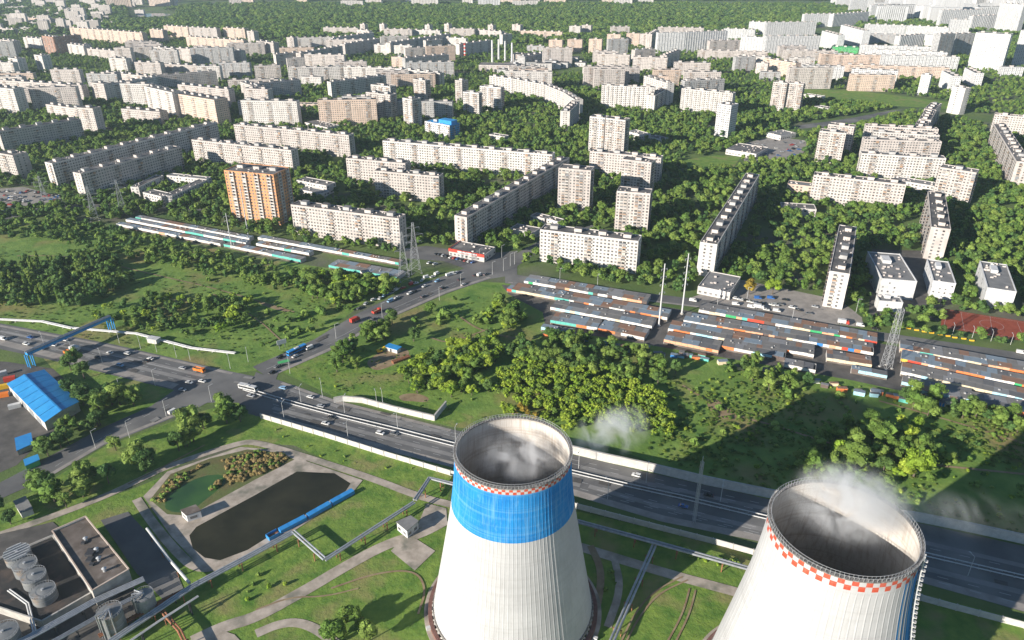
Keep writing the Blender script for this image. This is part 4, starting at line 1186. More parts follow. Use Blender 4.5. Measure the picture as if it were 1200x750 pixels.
P3 = ['white', 'white', 'white', 'white', 'teal', 'white']
GR = 'green and white lock-up rows'
for row in (
    (158.5, 254, 292, 279, 5.5, 'rearmost white lock-up row with green ends below the orange tower, left part', P3),
    (147, 257, 288, 284.5, 5.5, 'middle white lock-up row below the orange tower, left part', P3),
    (136, 262, 258, 285.5, 5.5, 'front lock-up row with pale pink wall at the left end of the meadow', ['white', 'peach', 'white']),
    (302, 278, 467, 307.5, 6, 'rearmost lock-up row running up to the two lattice pylons', P3),
    (300, 285, 362, 296.5, 6, 'middle lock-up row right of the masts by the orange tower', P3),
    (262, 286, 352, 304.5, 7, 'front lock-up row with a green fascia behind the bushes', ['teal', 'white', 'teal']),
    (385, 310.5, 465, 325, 13, 'wide lock-up row with blue-grey and rusty roofs left of the lattice pylons', ['teal', 'white', 'sky'])):
    stall_row(*row[:5], row[5], row[6], group=GR, roofs=(2, 2, 1, 0, 3), name='lock_up_row', cat='lock-up row', run=2)

# ---------------------------------------------------------------- masts and lattice pylons
def lattice(px, yb, yt, wbase, arms, label, group, m='galvanised', cone=0.16):
    b = at(px, yb); H = height_to(b, yt)
    root = empty('lattice_pylon', b, math.radians(20), label, 'pylon', group)
    s = Soup(); n = 9
    lv = []
    for i in range(n + 1):
        t = i / n; w = wbase * ((1 - t) ** 1.25 * (1 - cone) + cone) / 2
        lv.append((w, H * (1 - (1 - t) ** 1.0)))
    th = 0.16
    for (w0, z0), (w1, z1) in zip(lv, lv[1:]):
        c0 = [(-w0, -w0, z0), (w0, -w0, z0), (w0, w0, z0), (-w0, w0, z0)]; c1 = [(-w1, -w1, z1), (w1, -w1, z1), (w1, w1, z1), (-w1, w1, z1)]
        for i in range(4):
            s.bar(c0[i], c1[i], th)
            s.bar(c0[i], c1[(i + 1) % 4], th * .6); s.bar(c0[(i + 1) % 4], c1[i], th * .6)
            s.bar(c1[i], c1[(i + 1) % 4], th * .6)
    s.build('lattice_mast', M[m], root)
    for f, ln in arms:
        a = Soup(); z = H * f
        w = np.interp(z, [q[1] for q in lv], [q[0] for q in lv])
        for sg in (-1, 1):
            for yy in (-w, w): a.bar((sg * w, yy, z), (sg * ln, 0, z + 0.2), th * .7)
            a.bar((sg * w, 0, z + 1.8), (sg * ln, 0, z + 0.2), th * .6)
            a.bar((sg * ln, 0, z + 0.2), (sg * ln, 0, z - 1.6), th * .6)
        a.build('cross_arm', M[m], root)
    ft = Soup()
    for sx in (-1, 1):
        for sy in (-1, 1): ft.box(sx * wbase / 2 - .6, sx * wbase / 2 + .6, sy * wbase / 2 - .6, sy * wbase / 2 + .6, 0, 0.5)
    ft.build('footing', M['concrete'], root)
    return root
ARM = [(0.62, 6.0), (0.76, 7.5), (0.9, 5.0)]
lattice(474, 328, 272, 8, ARM, 'front one of the two lattice pylons at the end of the lock-up rows', 'lattice pylons', 'galvanised')
lattice(487, 319, 261, 8, ARM, 'rear one of the two lattice pylons at the end of the lock-up rows', 'lattice pylons', 'galvanised')
lattice(1038, 431, 362, 4.8, [(0.97, 2.0)], 'tall tapering lattice pylon standing between the two halves of the market', 'lattice pylons', 'galvanised', 0.55)
lattice(145, 251, 211, 7, ARM, 'lattice pylon just left of the square school', 'lattice pylons')
lattice(112, 258, 218, 7, ARM, 'lattice pylon left of its neighbour near the square school', 'lattice pylons')
lattice(54, 238, 206, 6, ARM, 'thin lattice pylon beside the left car park', 'lattice pylons')

def monopole(px, yb, yt, r, arms, label, group='white mast poles'):
    b = at(px, yb); H = height_to(b, yt)
    root = empty('mast_pole', b, math.radians(25), label, 'mast', group)
    s = Soup(); s.tube((0, 0, 0), (0, 0, H), r, r * 0.6, 12); s.build('pole', M['pole_white'], root)
    s = Soup(); s.tube((0, 0, 0), (0, 0, 0.8), r * 2, r * 2, 12); s.build('footing', M['concrete'], root)
    for f in arms:
        a = Soup(); z = H * f
        a.bar((-2.2, 0, z), (2.2, 0, z), 0.3)
        for x in (-2.1, 2.1): a.tube((x, 0, z), (x, 0, z - 1.2), 0.16, 0.16, 6)
        a.build('cross_arm', M['galvanised'], root)
    return root
monopole(772, 382, 309, 0.6, (0.55, 0.68, 0.8, 0.92), 'left one of the two white tubular masts in the market')
monopole(799, 368, 297, 0.6, (0.5, 0.6, 0.7, 0.8, 0.92), 'right one of the two white tubular masts in the market')
monopole(291, 276, 217, 0.45, (0.75, 0.9), 'slim grey mast rising in front of the orange tower')
monopole(272, 291, 250, 0.45, (0.8, 0.92), 'slim mast at the end of the left lock-up rows')
# square lattice mast beside the highway between the towers
b = at(813, 612); H = height_to(b, 541)
root = empty('lattice_mast', b, 0.3, 'slender square lattice mast on the highway verge between the two cooling towers', 'mast')
s = Soup()
for i in range(16):
    z0, z1 = H * i / 16, H * (i + 1) / 16; w = 0.5
    for k, (cx, cy) in enumerate(((-w, -w), (w, -w), (w, w), (-w, w))):
        nx, ny = ((-w, -w), (w, -w), (w, w), (-w, w))[(k + 1) % 4]
        s.bar((cx, cy, z0), (cx, cy, z1), 0.14); s.bar((cx, cy, z0), (nx, ny, z1), 0.08); s.bar((cx, cy, z1), (nx, ny, z1), 0.08)
s.build('lattice_mast_frame', M['galvanised'], root)
s = Soup(); s.tube((0, 0, H), (0, 0, H + 3), 0.12, 0.08, 6); s.build('antenna', M['white_metal'], root)

# street lamps
def lamp(px, py, H=10.5, az=0.0, dbl=False, label='', group='street lamps along the roads'):
    root = empty('street_lamp', at(px, py), az, label, 'street lamp', group)
    s = Soup(); s.tube((0, 0, 0), (0, 0, H), 0.13, 0.08, 8); s.build('pole', M['pole_white'], root)
    for sg in ((-1, 1) if dbl else (1,)):
        s = Soup(); s.bar((0, 0, H - .1), (sg * 2.2, 0, H + 0.5), 0.12); s.build('arm', M['pole_white'], root)
        s = Soup(); s.box(sg * 2.2 - .5, sg * 2.2 + .5, -.22, .22, H + 0.42, H + 0.6); s.build('lamp_head', M['galvanised'], root)
    return root
for i, (x, y) in enumerate([(52, 405), (86, 417), (120, 425), (140, 402), (165, 409), (184, 413), (207, 419), (223, 422), (270, 432), (291, 424)]):
    lamp(x, y, label='pale street lamp on the verge of the western highway', az=-1.2)
for i, (x, y) in enumerate([(182, 452), (142, 462), (248, 471), (195, 488), (152, 513), (112, 525)]):
    lamp(x, y, label='street lamp beside the side road under the blue warehouse', az=0.6)
for i, (x, y) in enumerate([(353, 472), (404, 484), (466, 502), (333, 491), (408, 514), (534, 520), (678, 549), (757, 566), (844, 588)]):
    lamp(x, y, label='street lamp on the central reservation of the main highway', dbl=i % 2 == 0, az=1.2)
for i, (x, y) in enumerate([(340, 438), (378, 465), (442, 478), (449, 477), (712, 585), (1134, 675)]):
    lamp(x, y, label='street lamp on the grass bank beside the main highway', az=2.0)
for i, (x, y) in enumerate([(448, 372), (515, 352), (577, 322), (598, 312), (590, 318), (603, 310), (394, 397), (588, 302), (562, 306), (540, 336)]):
    lamp(x, y, label='street lamp along the upper road near its junction', az=0.4)
for i, (x, y) in enumerate([(700, 336), (840, 361), (928, 376), (1003, 366), (656, 329), (875, 352)]):
    lamp(x, y, label='street lamp on the road behind the market', az=-1.0)
for i, (x, y) in enumerate([(1116, 392), (1139, 396), (1161, 400), (1184, 404)]):
    lamp(x, y, 7, label='low floodlight pole on the near edge of the red sports court', az=1.4, group='floodlights of the red court')

# ---------------------------------------------------------------- walls, rails, pipes, bridges
M['pipe_bright'] = mat('pipe_bright', (0.50, 0.52, 0.54), (0.38, 0.40, 0.42), 0.5, 0.35, metal=0.4)
def wall_line(name, px, h, th, m, label, cat, post=None, group=None, cap=None, post_out=0.25, pm=None, world=False):
    P = px if world else [at(*p) for p in px]
    root = empty(name, P[0], 0, label, cat, group)
    o0 = P[0]
    pn = [p - o0 for p in P]
    panels = []; npnl = 0
    segs = []
    for a, b in zip(pn, pn[1:]):
        d = b - a; L = d.length; n = max(1, round(L / post)) if post else 1
        for i in range(n): segs.append((a + d * i / n, a + d * (i + 1) / n))
    me = {}
    for (a, b) in segs:
        d = b - a; L = d.length; key = round(L, 2)
        if key not in me: me[key] = box_mesh('panel', [[0.06, key - 0.06, -th / 2, th / 2, 0, h]], m)
        o = ob('panel', me[key], root, a, (0, 0, math.atan2(d.y, d.x)))
    if post:
        pme = box_mesh('post', [[-0.18, 0.18, -th / 2 - post_out, th / 2 + post_out, 0, h + 0.12]], pm or m)
        for (a, b) in segs:
            d = b - a; ob('post', pme, root, a, (0, 0, math.atan2(d.y, d.x)))
    if cap:
        s = Soup()
        for a, b in zip(pn, pn[1:]):
            d = (b - a); s.bar(a + Vector((0, 0, h + 0.2)), b + Vector((0, 0, h + 0.2)), th + 0.3, 0.2)
        s.build('coping', cap, root)
    return root
wall_line('noise_wall', [(306, 490), (380, 512), (450, 534), (528, 557), (600, 576), (676, 596), (760, 618), (835, 637), (882, 650), (970, 675), (1058, 698), (1120, 715), (1200, 736), (1270, 755)], 3.0, 0.3, M['white_concrete'],
          'long white ribbed noise wall along the near side of the highway', 'wall', post=7.0)
wall_line('retaining_wall', [(585, 511), (620, 519.5), (660, 529), (710, 541), (765, 553), (828, 568), (900, 583), (980, 597), (1075, 611), (1140, 624), (1199, 637), (1290, 658)], 4.6, 0.6, M['white_concrete'],
          'pale concrete retaining wall along the far side of the highway behind the towers', 'wall', post=9.0, post_out=0.03, cap=M['concrete'])
wall_line('retaining_wall', [(392, 472), (402, 470), (425, 472), (462, 482), (509, 493), (523, 476)], 3.2, 0.6, M['white_concrete'],
          'white angular retaining wall on the grass slope above the highway', 'wall', post=8.0, post_out=0.02, cap=M['concrete'])
def rail(px, label, h=1.0, name='crash_barrier'):
    P = [at(*p) for p in px]; root = empty(name, P[0], 0, label, 'barrier', 'crash barriers on the central reservation'); o0 = P[0]
    s = Soup(); q = Soup()
    for a, b in zip(P, P[1:]):
        s.bar(a - o0 + Vector((0, 0, h - .25)), b - o0 + Vector((0, 0, h - .25)), 0.25, 0.45)
        L = (b - a).length; n = max(1, int(L / 4))
        for i in range(n):
            c = a - o0 + (b - a) * i / n; q.bar(c, c + Vector((0, 0, h - .5)), 0.2)
    s.build('rail', M['white_metal'], root); q.build('barrier_post', M['galvanised'], root, kind='stuff')
rail([(287, 455), (330, 468), (400, 487), (462, 502), (528, 519), (669, 552)], 'rear white crash barrier of the pair left of the banded tower')
rail([(285, 458), (330, 471.5), (400, 490.5), (462, 506), (528, 523), (669, 555.5)], 'front white crash barrier of the pair left of the banded tower')
rail([(670, 552), (740, 569), (800, 582), (900, 606), (1080, 648), (1260, 690)], 'rear white crash barrier of the pair right of the banded tower')
rail([(670, 555.5), (740, 572.5), (800, 586), (900, 610), (1080, 652), (1260, 694)], 'front white crash barrier of the pair right of the banded tower')

def pipeline(pts, z, label, n=2, r=0.42, gap=1.15, m='pipe', sup=14.0, cat='pipeline', supm='rust', name='pipeline', box=None, group='pipelines on trestles'):
    P = [at(*p) for p in pts]; o0 = P[0]
    root = empty(name, o0, 0, label, cat, group)
    for k in range(n):
        s = Soup()
        off = (k - (n - 1) / 2) * gap
        Q = []
        for i, p in enumerate(P):
            d = (P[min(i + 1, len(P) - 1)] - P[max(i - 1, 0)]).normalized(); nn = Vector((-d.y, d.x, 0))
            Q.append(p - o0 + nn * off + Vector((0, 0, z)))
        for a, b in zip(Q, Q[1:]): s.tube(a, b, r, r, 10)
        s.build('pipe', M[m], root, smooth=False)
    tm = Soup(); w = gap * n / 2 + 0.3
    tm.box(-0.2, 0.2, -w, -w + 0.3, 0, z - r); tm.box(-0.2, 0.2, w - .3, w, 0, z - r); tm.box(-0.25, 0.25, -w - .2, w + .2, z - r - 0.02, z - r + 0.2)
    tme = tm.mesh('trestle', M[supm])
    for a, b in zip(P, P[1:]):
        d = b - a; L = d.length; c = max(1, round(L / sup))
        for i in range(c):
            ob('trestle', tme, root, a - o0 + d * (i + .5) / c, (0, 0, math.atan2(d.y, d.x)))
    if box:
        s = Soup()
        for a, b in zip(P, P[1:]): s.bar(a - o0 + Vector((0, 0, z + r + .3)), b - o0 + Vector((0, 0, z + r + .3)), gap * n, 0.12)
        s.build('walkway_deck', M['galvanised'], root)
    return root
pipeline([(676, 620), (767, 645), (873, 675), (960, 699)], 4.5, 'long twin pipeline on trestles between the two cooling towers', 2, 0.5, 1.4, sup=16)
pipeline([(766, 646), (742, 700), (716, 760)], 3.6, 'branch pipeline running towards the viewer between the towers', 2, 0.5, 1.3)
pipeline([(120, 770), (200, 715), (228, 696), (300, 657), (345, 632)], 4.2, 'thick pipe bundle running up from the plant past the dark pond', 3, 0.4, 1.05, m='pipe_bright')
pipeline([(345, 631), (382, 664)], 4.2, 'short leg of the pipe loop in the grass beside the blue troughs', 2, 0.42, 1.2, m='pipe_bright')
pipeline([(382, 665), (440, 627), (486, 597)], 4.2, 'pipe bundle running from the loop towards the small white pump house', 2, 0.42, 1.2, m='pipe_bright')
pipeline([(487, 596), (504, 570), (532, 577)], 5.0, 'raised pipe bend beside the left foot of the banded tower', 2, 0.5, 1.2)
pipeline([(174, 626), (200, 662), (224, 690)], 3.2, 'pale single pipe with a bend left of the dark pond', 1, 0.6, 1.0, m='white_metal')
for k, (pts, z, lab, n, r, mm) in enumerate((
    ([(-20, 789), (50, 752), (115, 715), (172, 689)], 5.0, 'upper bundle of plant pipes in front of the brown-roofed hall', 4, .32, 'pipe_bright'),
    ([(10, 790), (75, 754), (140, 717), (180, 697)], 3.4, 'second bundle of plant pipes, one step nearer the viewer', 3, .3, 'pipe'),
    ([(118, 752), (146, 737), (196, 709), (214, 700)], 3.0, 'rusty bundle of plant pipes between the two standing tanks', 3, .3, 'rust'),
    ([(150, 770), (190, 742), (236, 712)], 6.2, 'high pale pipe pair above the rusty ones at the bottom left', 2, .22, 'white_metal'),
    ([(14, 700), (36, 716), (44, 748), (30, 775)], 4.0, 'looped pipe pair beside the grey tanks', 2, .3, 'white_metal'),
    ([(-10, 722), (26, 712), (46, 722)], 3.2, 'short pipe pair at the left edge by the tanks', 2, .3, 'pipe'))):
    pipeline(pts, z, lab, n, r, r * 2.6, m=mm, sup=9, supm='dark_steel')
pipeline([(186, 716), (212, 745), (224, 770)], 3.0, 'rusty plant pipe crossing under the thick bundle', 2, 0.4, 1.0, m='rust')
pipeline([(80, 385), (160, 392), (225, 409), (276, 415)], 0.8, 'low white heating pipe along the edge of the meadow', 2, 0.5, 1.2, m='white_metal', sup=12, supm='concrete')
pipeline([(-30, 374), (50, 378), (85, 386)], 0.9, 'left end of the low heating pipe by the meadow', 2, 0.5, 1.2, m='white_metal', sup=12, supm='concrete')
# blue pipe bridge over the western highway
A = at(36, 430); B = at(133, 386); z0 = 9.0
root = empty('pipe_bridge', A, 0, 'blue covered pipe bridge crossing the western highway above the cars', 'bridge')
d = (B - A); dn = d.normalized(); nn = Vector((-dn.y, dn.x, 0))
s = Soup(); s.bar(Vector((0, 0, z0)), d + Vector((0, 0, z0)), 2.6, 1.6); s.build('deck', M['blue_cladding'], root)
for sg in (-1, 1):
    s = Soup(); s.tube(nn * sg * 0.8 + Vector((0, 0, z0 + 1.25)), d + nn * sg * 0.8 + Vector((0, 0, z0 + 1.25)), 0.42, 0.42, 10); s.build('pipe', M['pipe'], root)
for f in (0.015, 0.985):
    s = Soup()
    for sg in (-1, 1):
        for q in (-1.5, 1.5): s.bar(d * f + nn * sg * 1.2 + dn * q, d * f + nn * sg * 1.2 + dn * q + Vector((0, 0, z0 - .8)), 0.5)
    s.build('pier', M['blue_cladding'], root)

# ---------------------------------------------------------------- power station yard
def slab_building(name, px, h, wall, roof, label, cat='building', vents=0, pad=0.0, windows=True, rim=None, lid=False):
    """building over the roof outline surveyed at height h (corners in order, counter-clockwise from the near left one)"""
    P = [at(x, y, h) for x, y in px]; o0 = Vector((P[0].x, P[0].y, 0))
    Q = [Vector((p.x - o0.x, p.y - o0.y, 0)) for p in P]
    ar = sum(Q[i].x * Q[(i + 1) % len(Q)].y - Q[(i + 1) % len(Q)].x * Q[i].y for i in range(len(Q)))
    if ar < 0: Q = [Q[0]] + Q[:0:-1]
    n = len(Q)
    root = empty(name, o0, 0, label, cat)
    cen = sum(Q, Vector((0, 0, 0))) / n
    FOOT.append((Vector((o0.x + cen.x, o0.y + cen.y)), Vector((1, 0)), max(abs(q.x - cen.x) for q in Q), max(abs(q.y - cen.y) for q in Q)))
    s = Soup()
    v = [(q.x, q.y, 0) for q in Q] + [(q.x, q.y, h) for q in Q] + [tuple((cen + (q - cen) * 0.97).to_3d())[:2] + (h,) for q in Q] + [tuple((cen + (q - cen) * 0.97))[:2] + (h - .7,) for q in Q]
    f = []
    for i in range(n):
        j = (i + 1) % n
        f += [(i, j, n + j, n + i), (n + i, n + j, 2 * n + j, 2 * n + i), (2 * n + i, 2 * n + j, 3 * n + j, 3 * n + i)]
    s._add(v, f); s.build('wall', wall, root)
    s = Soup()
    if lid:
        big = [cen + (q - cen) * 1.08 for q in Q]
        s._add([tuple(q)[:2] + (h + .003,) for q in big] + [tuple(q)[:2] + (h + .3,) for q in big], [tuple(range(n - 1, -1, -1)), tuple(range(n, 2 * n))] + [(i, (i + 1) % n, n + (i + 1) % n, n + i) for i in range(n)])
    else: s._add([tuple(cen + (q - cen) * 0.969)[:2] + (h - .55,) for q in Q], [tuple(range(n))])
    s.build('roof', roof, root)
    if rim:
        s = Soup()
        for i in range(n):
            s.bar(Q[i] + Vector((0, 0, h + .12)), Q[(i + 1) % n] + Vector((0, 0, h + .12)), 0.5, 0.22)
        s.build('parapet', rim, root)
    if windows:
        s = Soup()
        for i in range(n):
            a, b = Q[i], Q[(i + 1) % n]; d = b - a; L = d.length; k = max(1, int(L / 3.5))
            for t in range(k):
                c0 = a + d * (t + .2) / k; c1 = a + d * (t + .7) / k
                for z in np.arange(1.2, h - 1.8, 3.2): s.bar(c0 + Vector((0, 0, z + .7)), c1 + Vector((0, 0, z + .7)), 0.14, 1.4)
        s.build('window', M['window_glass'], root, kind='stuff')
    for i in range(vents):
        t = (i + .7) / (vents + .4); c = cen.lerp((Q[0] + Q[1]) / 2, 0.2) + ((Q[2] + Q[3 % n]) / 2 - (Q[0] + Q[1]) / 2) * (t - .5) * .8 + Vector((rnd.uniform(-3, 3), rnd.uniform(-1, 1), 0))
        s = Soup(); s.tube(c + Vector((0, 0, h - .55)), c + Vector((0, 0, h + 1.0)), .7, .6, 10); s.tube(c + Vector((0, 0, h + 1.0)), c + Vector((0, 0, h + 1.5)), 1.0, .2, 10)
        s.build('roof_vent', M['galvanised'], root)
    return root
M['shade_dark_felt'] = mat('shade_dark_felt', (0.025, 0.025, 0.027), (0.05, 0.048, 0.046), 0.1, 0.9, 5, c3=(0.09, 0.07, 0.06), s3=0.15)  # felt coloured near-black to stand in for shade over the low hall roof
pb = slab_building('boiler_hall', [(108, 692), (151, 667), (100, 605), (61, 622)], 8.5, M['concrete'], M['roof_brown'], 'flat hall with a worn brown roof and small vents in the lower left corner', vents=4, rim=M['panel_sand'], windows=False)
s = Soup()
c = at(106, 648, 8.5)
for dx, dy, r in ((0, 0, 1.6), (1.5, -3.5, 1.2), (-1.5, 2.0, 0.7), (3.5, -6, .8), (-6, 6, .8)):
    s.box(c.x + dx - r, c.x + dx + r, c.y + dy - r, c.y + dy + r, 7.95, 8.3 + r * .5)
o = s.build('roof_hatch', M['dark_steel'], pb); o.location = -pb.location
slab_building('low_hall', [(49, 728), (108, 694), (62, 627), (-20, 662), (-20, 705)], 4.2, M['concrete'], M['shade_dark_felt'], 'lower hall with a shade-coloured black roof between the brown-roofed hall and the three tanks', rim=M['concrete'], windows=False)
slab_building('pump_house', [(477, 622), (490, 611), (481, 605), (465, 612)], 4.5, M['bright_white'], M['roof_grey'], 'small white pump house with a grey flat roof left of the banded tower', lid=True)
slab_building('pump_house', [(218.5, 604), (235, 598.5), (229, 592), (212, 598)], 4.0, M['bright_white'], M['roof_brown'], 'small white hut standing between the green pond and the dark pond', lid=True)
slab_building('shed', [(24, 601), (38, 596), (30, 582), (16, 588)], 3.2, M['white_concrete'], M['roof_grey'], 'grey shed among trees at the left edge above the brown-roofed hall', windows=False, lid=True)
slab_building('shed', [(20, 528), (38, 520), (36, 508), (18, 514)], 3.0, M['steel'], M['blue'], 'small blue shed in the shaded yard below the blue warehouse', windows=False, lid=True)
slab_building('shed', [(30, 546), (46, 539), (44, 533), (28, 539)], 3.0, M['green_cladding'], M['blue_cladding'], 'small teal shed at the road side of the shaded yard', windows=False, lid=True)
# blue warehouse with a ridge roof
eave, ridge = 6.0, 8.6
Pp = [at(7.6, 449.8, eave), at(28, 439, ridge), at(52, 433, eave), at(52, 495.4, eave), at(72, 481.5, ridge), at(93, 471, eave)]
o0 = Vector((Pp[0].x, Pp[0].y, 0)); Q = [p - o0 for p in Pp]
root = empty('warehouse', o0, 0, 'warehouse with a bright blue ridged roof in the yard beside the western highway', 'warehouse')
FOOT.append((Vector(((Pp[0].x + Pp[5].x) / 2, (Pp[0].y + Pp[5].y) / 2)), Vector((1, 0)), 20, 20))
def inset(p, q, t=0.02): return p + (q - p) * t
cen = sum(Q, Vector((0, 0, 0))) / 6; cen.z = 0
W_ = [cen + (Vector((q.x, q.y, 0)) - cen) * 0.96 for q in Q]
s = Soup()
def up(p, z): return (p.x, p.y, z)
s._add([up(W_[0], 0), up(W_[3], 0), up(W_[5], 0), up(W_[2], 0), up(W_[0], eave - .15), up(W_[3], eave - .15), up(W_[5], eave - .15), up(W_[2], eave - .15), up(W_[1], ridge - .25), up(W_[4], ridge - .25)],
       [(0, 1, 5, 4), (2, 3, 7, 6), (1, 2, 6, 9, 5), (3, 0, 4, 8, 7)])
s.build('wall', M['white_concrete'], root)
for a, b, c, d in ((0, 3, 4, 1), (2, 1, 4, 5)):
    s = Soup(); k = 7
    lo = [Q[a], Q[b]] if a == 0 else [Q[2], Q[5]]; hi = [Q[1], Q[4]]
    for i in range(k):
        q = [lo[0].lerp(lo[1], i / k + .003), lo[0].lerp(lo[1], (i + 1) / k - .003), hi[0].lerp(hi[1], (i + 1) / k - .003), hi[0].lerp(hi[1], i / k + .003)]
        s2 = Soup(); dz = Vector((0, 0, 0.14))
        s2._add([tuple(p) for p in q] + [tuple(p + dz) for p in q], [tuple(x) for x in BOXF]); s2.build('roof_panel', M['blue_cladding'], root)
s = Soup(); s.bar(Q[1] + Vector((0, 0, .25)), Q[4] + Vector((0, 0, .25)), .8, .15); s.build('ridge_cap', M['blue_cladding'], root)
for i in range(4):
    a = W_[0].lerp(W_[3], .15 + i * .2); b = W_[0].lerp(W_[3], .27 + i * .2); s = Soup(); s.bar(a + Vector((-.08, -.05, 2)), b + Vector((-.08, -.05, 2)), .12, 3.8); s.build('door', M['steel'], root)

M['tank_grey'] = mat('tank_grey', (0.15, 0.16, 0.165), (0.24, 0.245, 0.245), 0.25, 0.7, 5, c3=(0.26, 0.2, 0.15), s3=0.2)
def tank(px, py, r, h, label, m='tank_grey', pipes=False, truss=False):
    c = at(px, py, h); root = empty('storage_tank', (c.x, c.y, 0), rnd.uniform(0, 3), label, 'tank', 'storage tanks of the power station')
    FOOT.append((Vector((c.x, c.y)), Vector((1, 0)), r + 1, r + 1))
    s = Soup(); n = 32
    s.tube((0, 0, 0), (0, 0, h - .3), r, r, n, caps=False); s.build('shell', M[m], root, smooth=True)
    for k in range(1, 4):
        s = Soup(); s.tube((0, 0, h * k / 4), (0, 0, h * k / 4 + .12), r + .07, r + .07, n, caps=False); s.build('hoop', M['steel'], root)
    s = Soup(); s.tube((0, 0, h - .3), (0, 0, h - .12), r + .12, r + .1, n); s.tube((0, 0, h - .12), (0, 0, h + .45), r, .5, n); s.build('roof', M['tank_grey'], root)
    s = Soup(); s.tube((0, 0, h + .3), (0, 0, h + 1.0), .5, .5, 10); s.build('hatch', M['galvanised'], root)
    s = Soup()
    for j in range(28):
        a = 2 * math.pi * j / 28; b = 2 * math.pi * (j + 1) / 28
        p = Vector((r * math.cos(a), r * math.sin(a), h - .1)); q = Vector((r * math.cos(b), r * math.sin(b), h - .1))
        s.bar(p, p + Vector((0, 0, 1)), .08); s.bar(p + Vector((0, 0, 1)), q + Vector((0, 0, 1)), .08)
    s.build('railing', M['galvanised'], root, kind='stuff')
    if truss:
        for j in range(6):
            s = Soup(); y = -r + 2 * r * (j + .5) / 6; x = math.sqrt(max(0.2, r * r - y * y)); s.bar((-x, y, h + .6), (x, y, h + .6), .35, 1.0); s.build('roof_beam', M['white_metal'], root)
    if pipes:
        for j in range(4):
            s = Soup(); a = 2 + j * .5
            p = Vector(((r + .3) * math.cos(a), (r + .3) * math.sin(a), 0)); s.tube(p, p + Vector((0, 0, h + 1)), .25, .25, 8); s.tube(p + Vector((0, 0, h + 1)), Vector((0, 0, h + 1)), .25, .25, 8); s.build('riser_pipe', M['pipe'], root)
tank(50, 692, 4.4, 8, 'nearest of the three round grey tanks by the brown-roofed hall')
tank(39, 674, 4.4, 8, 'middle one of the three round grey tanks by the brown-roofed hall')
tank(28.8, 661, 4.4, 8, 'farthest of the three round grey tanks by the brown-roofed hall')
tank(20, 648, 4.8, 7.5, 'round tank topped with rows of white beams behind the grey tanks', truss=True)
tank(128, 716, 4.2, 11, 'tall pale tank with a rusty foot standing alone near the pipe racks', pipes=True)
tank(167.7, 697, 3.6, 9, 'steel tank crowned with riser pipes beside the pipe racks', pipes=True, m='steel')
tank(3, 741, 5, 8, 'tank cut by the lower left corner of the picture')
# blue covered troughs beside the dark pond
for i, (a, b) in enumerate((((328, 624.5), (358.5, 608.5)), ((361, 607.3), (387, 592.5)), ((389, 591.3), (414, 577.5)))):
    A, B = at(*a), at(*b); d = B - A; L = d.length
    root = empty('covered_trough', A, math.atan2(d.y, d.x), ('nearest', 'middle', 'farthest')[i] + ' of the three blue covered troughs in line beside the dark pond', 'trough', 'blue troughs by the dark pond')
    part_boxes('casing', [[0, L, -1.25, 1.25, 0, 1.9]], M['blue'], root)
    for k in range(6): part_boxes('lid', [[L * k / 6 + .01, L * (k + 1) / 6 - .01, -1.3, 1.3, 1.905, 2.0 + .04 * (k % 2)]], M['blue'], root)
A, B = at(314, 632.5), at(326.5, 625.5); d = B - A; L = d.length
root = empty('open_trough', A, math.atan2(d.y, d.x), 'short rusty open trough at the near end of the blue ones', 'trough')
part_boxes('side', [[0, L, -1.6, -1.4, 0, 2], [0, L, 1.4, 1.6, 0, 2], [0, .2, -1.4, 1.4, 0, 2]], M['blue'], root); part_boxes('bed', [[.2, L, -1.4, 1.4, .6, .8]], M['rust'], root)
# little play yard
A = at(461, 411); root = empty('hut', A, -.5, 'small hut with a blue roof in the sandy yard on the meadow', 'hut')
part_boxes('wall', [[-4.5, 4.5, -2, 2, 0, 2.8]], M['white_concrete'], root); part_boxes('roof', [[-5, 5, -2.5, 2.5, 2.8, 3.1]], M['blue_cladding'], root); part_boxes('door', [[-1, .2, -2.08, -2.0, 0, 2.1]], M['dark_steel'], root)
A = at(445, 413); root = empty('digger', A, .4, 'yellow digger parked in the shade of the sandy yard', 'digger')
part_boxes('track', [[-1.8, 1.8, -1.3, -.8, 0, .8], [-1.8, 1.8, .8, 1.3, 0, .8]], M['dark_steel'], root); part_boxes('body', [[-1.6, 1.5, -1.2, 1.2, .8, 1.9]], M['yellow'], root)
part_boxes('cab', [[.1, 1.5, -1.1, .2, 1.9, 3.0]], M['car_glass'], root)
s = Soup(); s.bar((1.3, .5, 1.7), (3.6, .5, 3.4), .5); s.bar((3.6, .5, 3.4), (5.2, .5, 1.2), .4); s.build('boom', M['yellow'], root); s = Soup(); s.box(4.8, 5.8, -.1, 1.1, .5, 1.3); s.build('bucket', M['dark_steel'], root)
A, B = at(460, 426), at(480, 419); d = B - A
root = empty('timber_stack', A, math.atan2(d.y, d.x), 'long brown stack of timber on the edge of the sandy yard', 'timber stack')
for k in range(6):
    s = Soup(); s.tube((0, (k % 3) * .9 - .9, .45 + (k // 3) * .8), (d.length, (k % 3) * .9 - .9, .45 + (k // 3) * .8), .45, .45, 8); s.build('log', M['rust'], root)
A = at(333, 428); root = empty('bus_shelter', A, .5, 'pale teal bus shelter beside the upper road at the crossing', 'bus shelter')
part_boxes('roof', [[-3.4, 3.4, -1.5, 1.5, 2.5, 2.7]], M['green_cladding'], root); part_boxes('back_panel', [[-3.2, 3.2, 1.1, 1.25, 0, 2.5]], M['galvanised'], root)
for x in (-3, 3): part_boxes('post', [[x - .08, x + .08, -1.3, -1.14, 0, 2.5]], M['galvanised'], root)
A = at(181, 401); root = empty('kiosk', A, -.3, 'small white valve hut on the heating pipe beside the highway', 'hut')
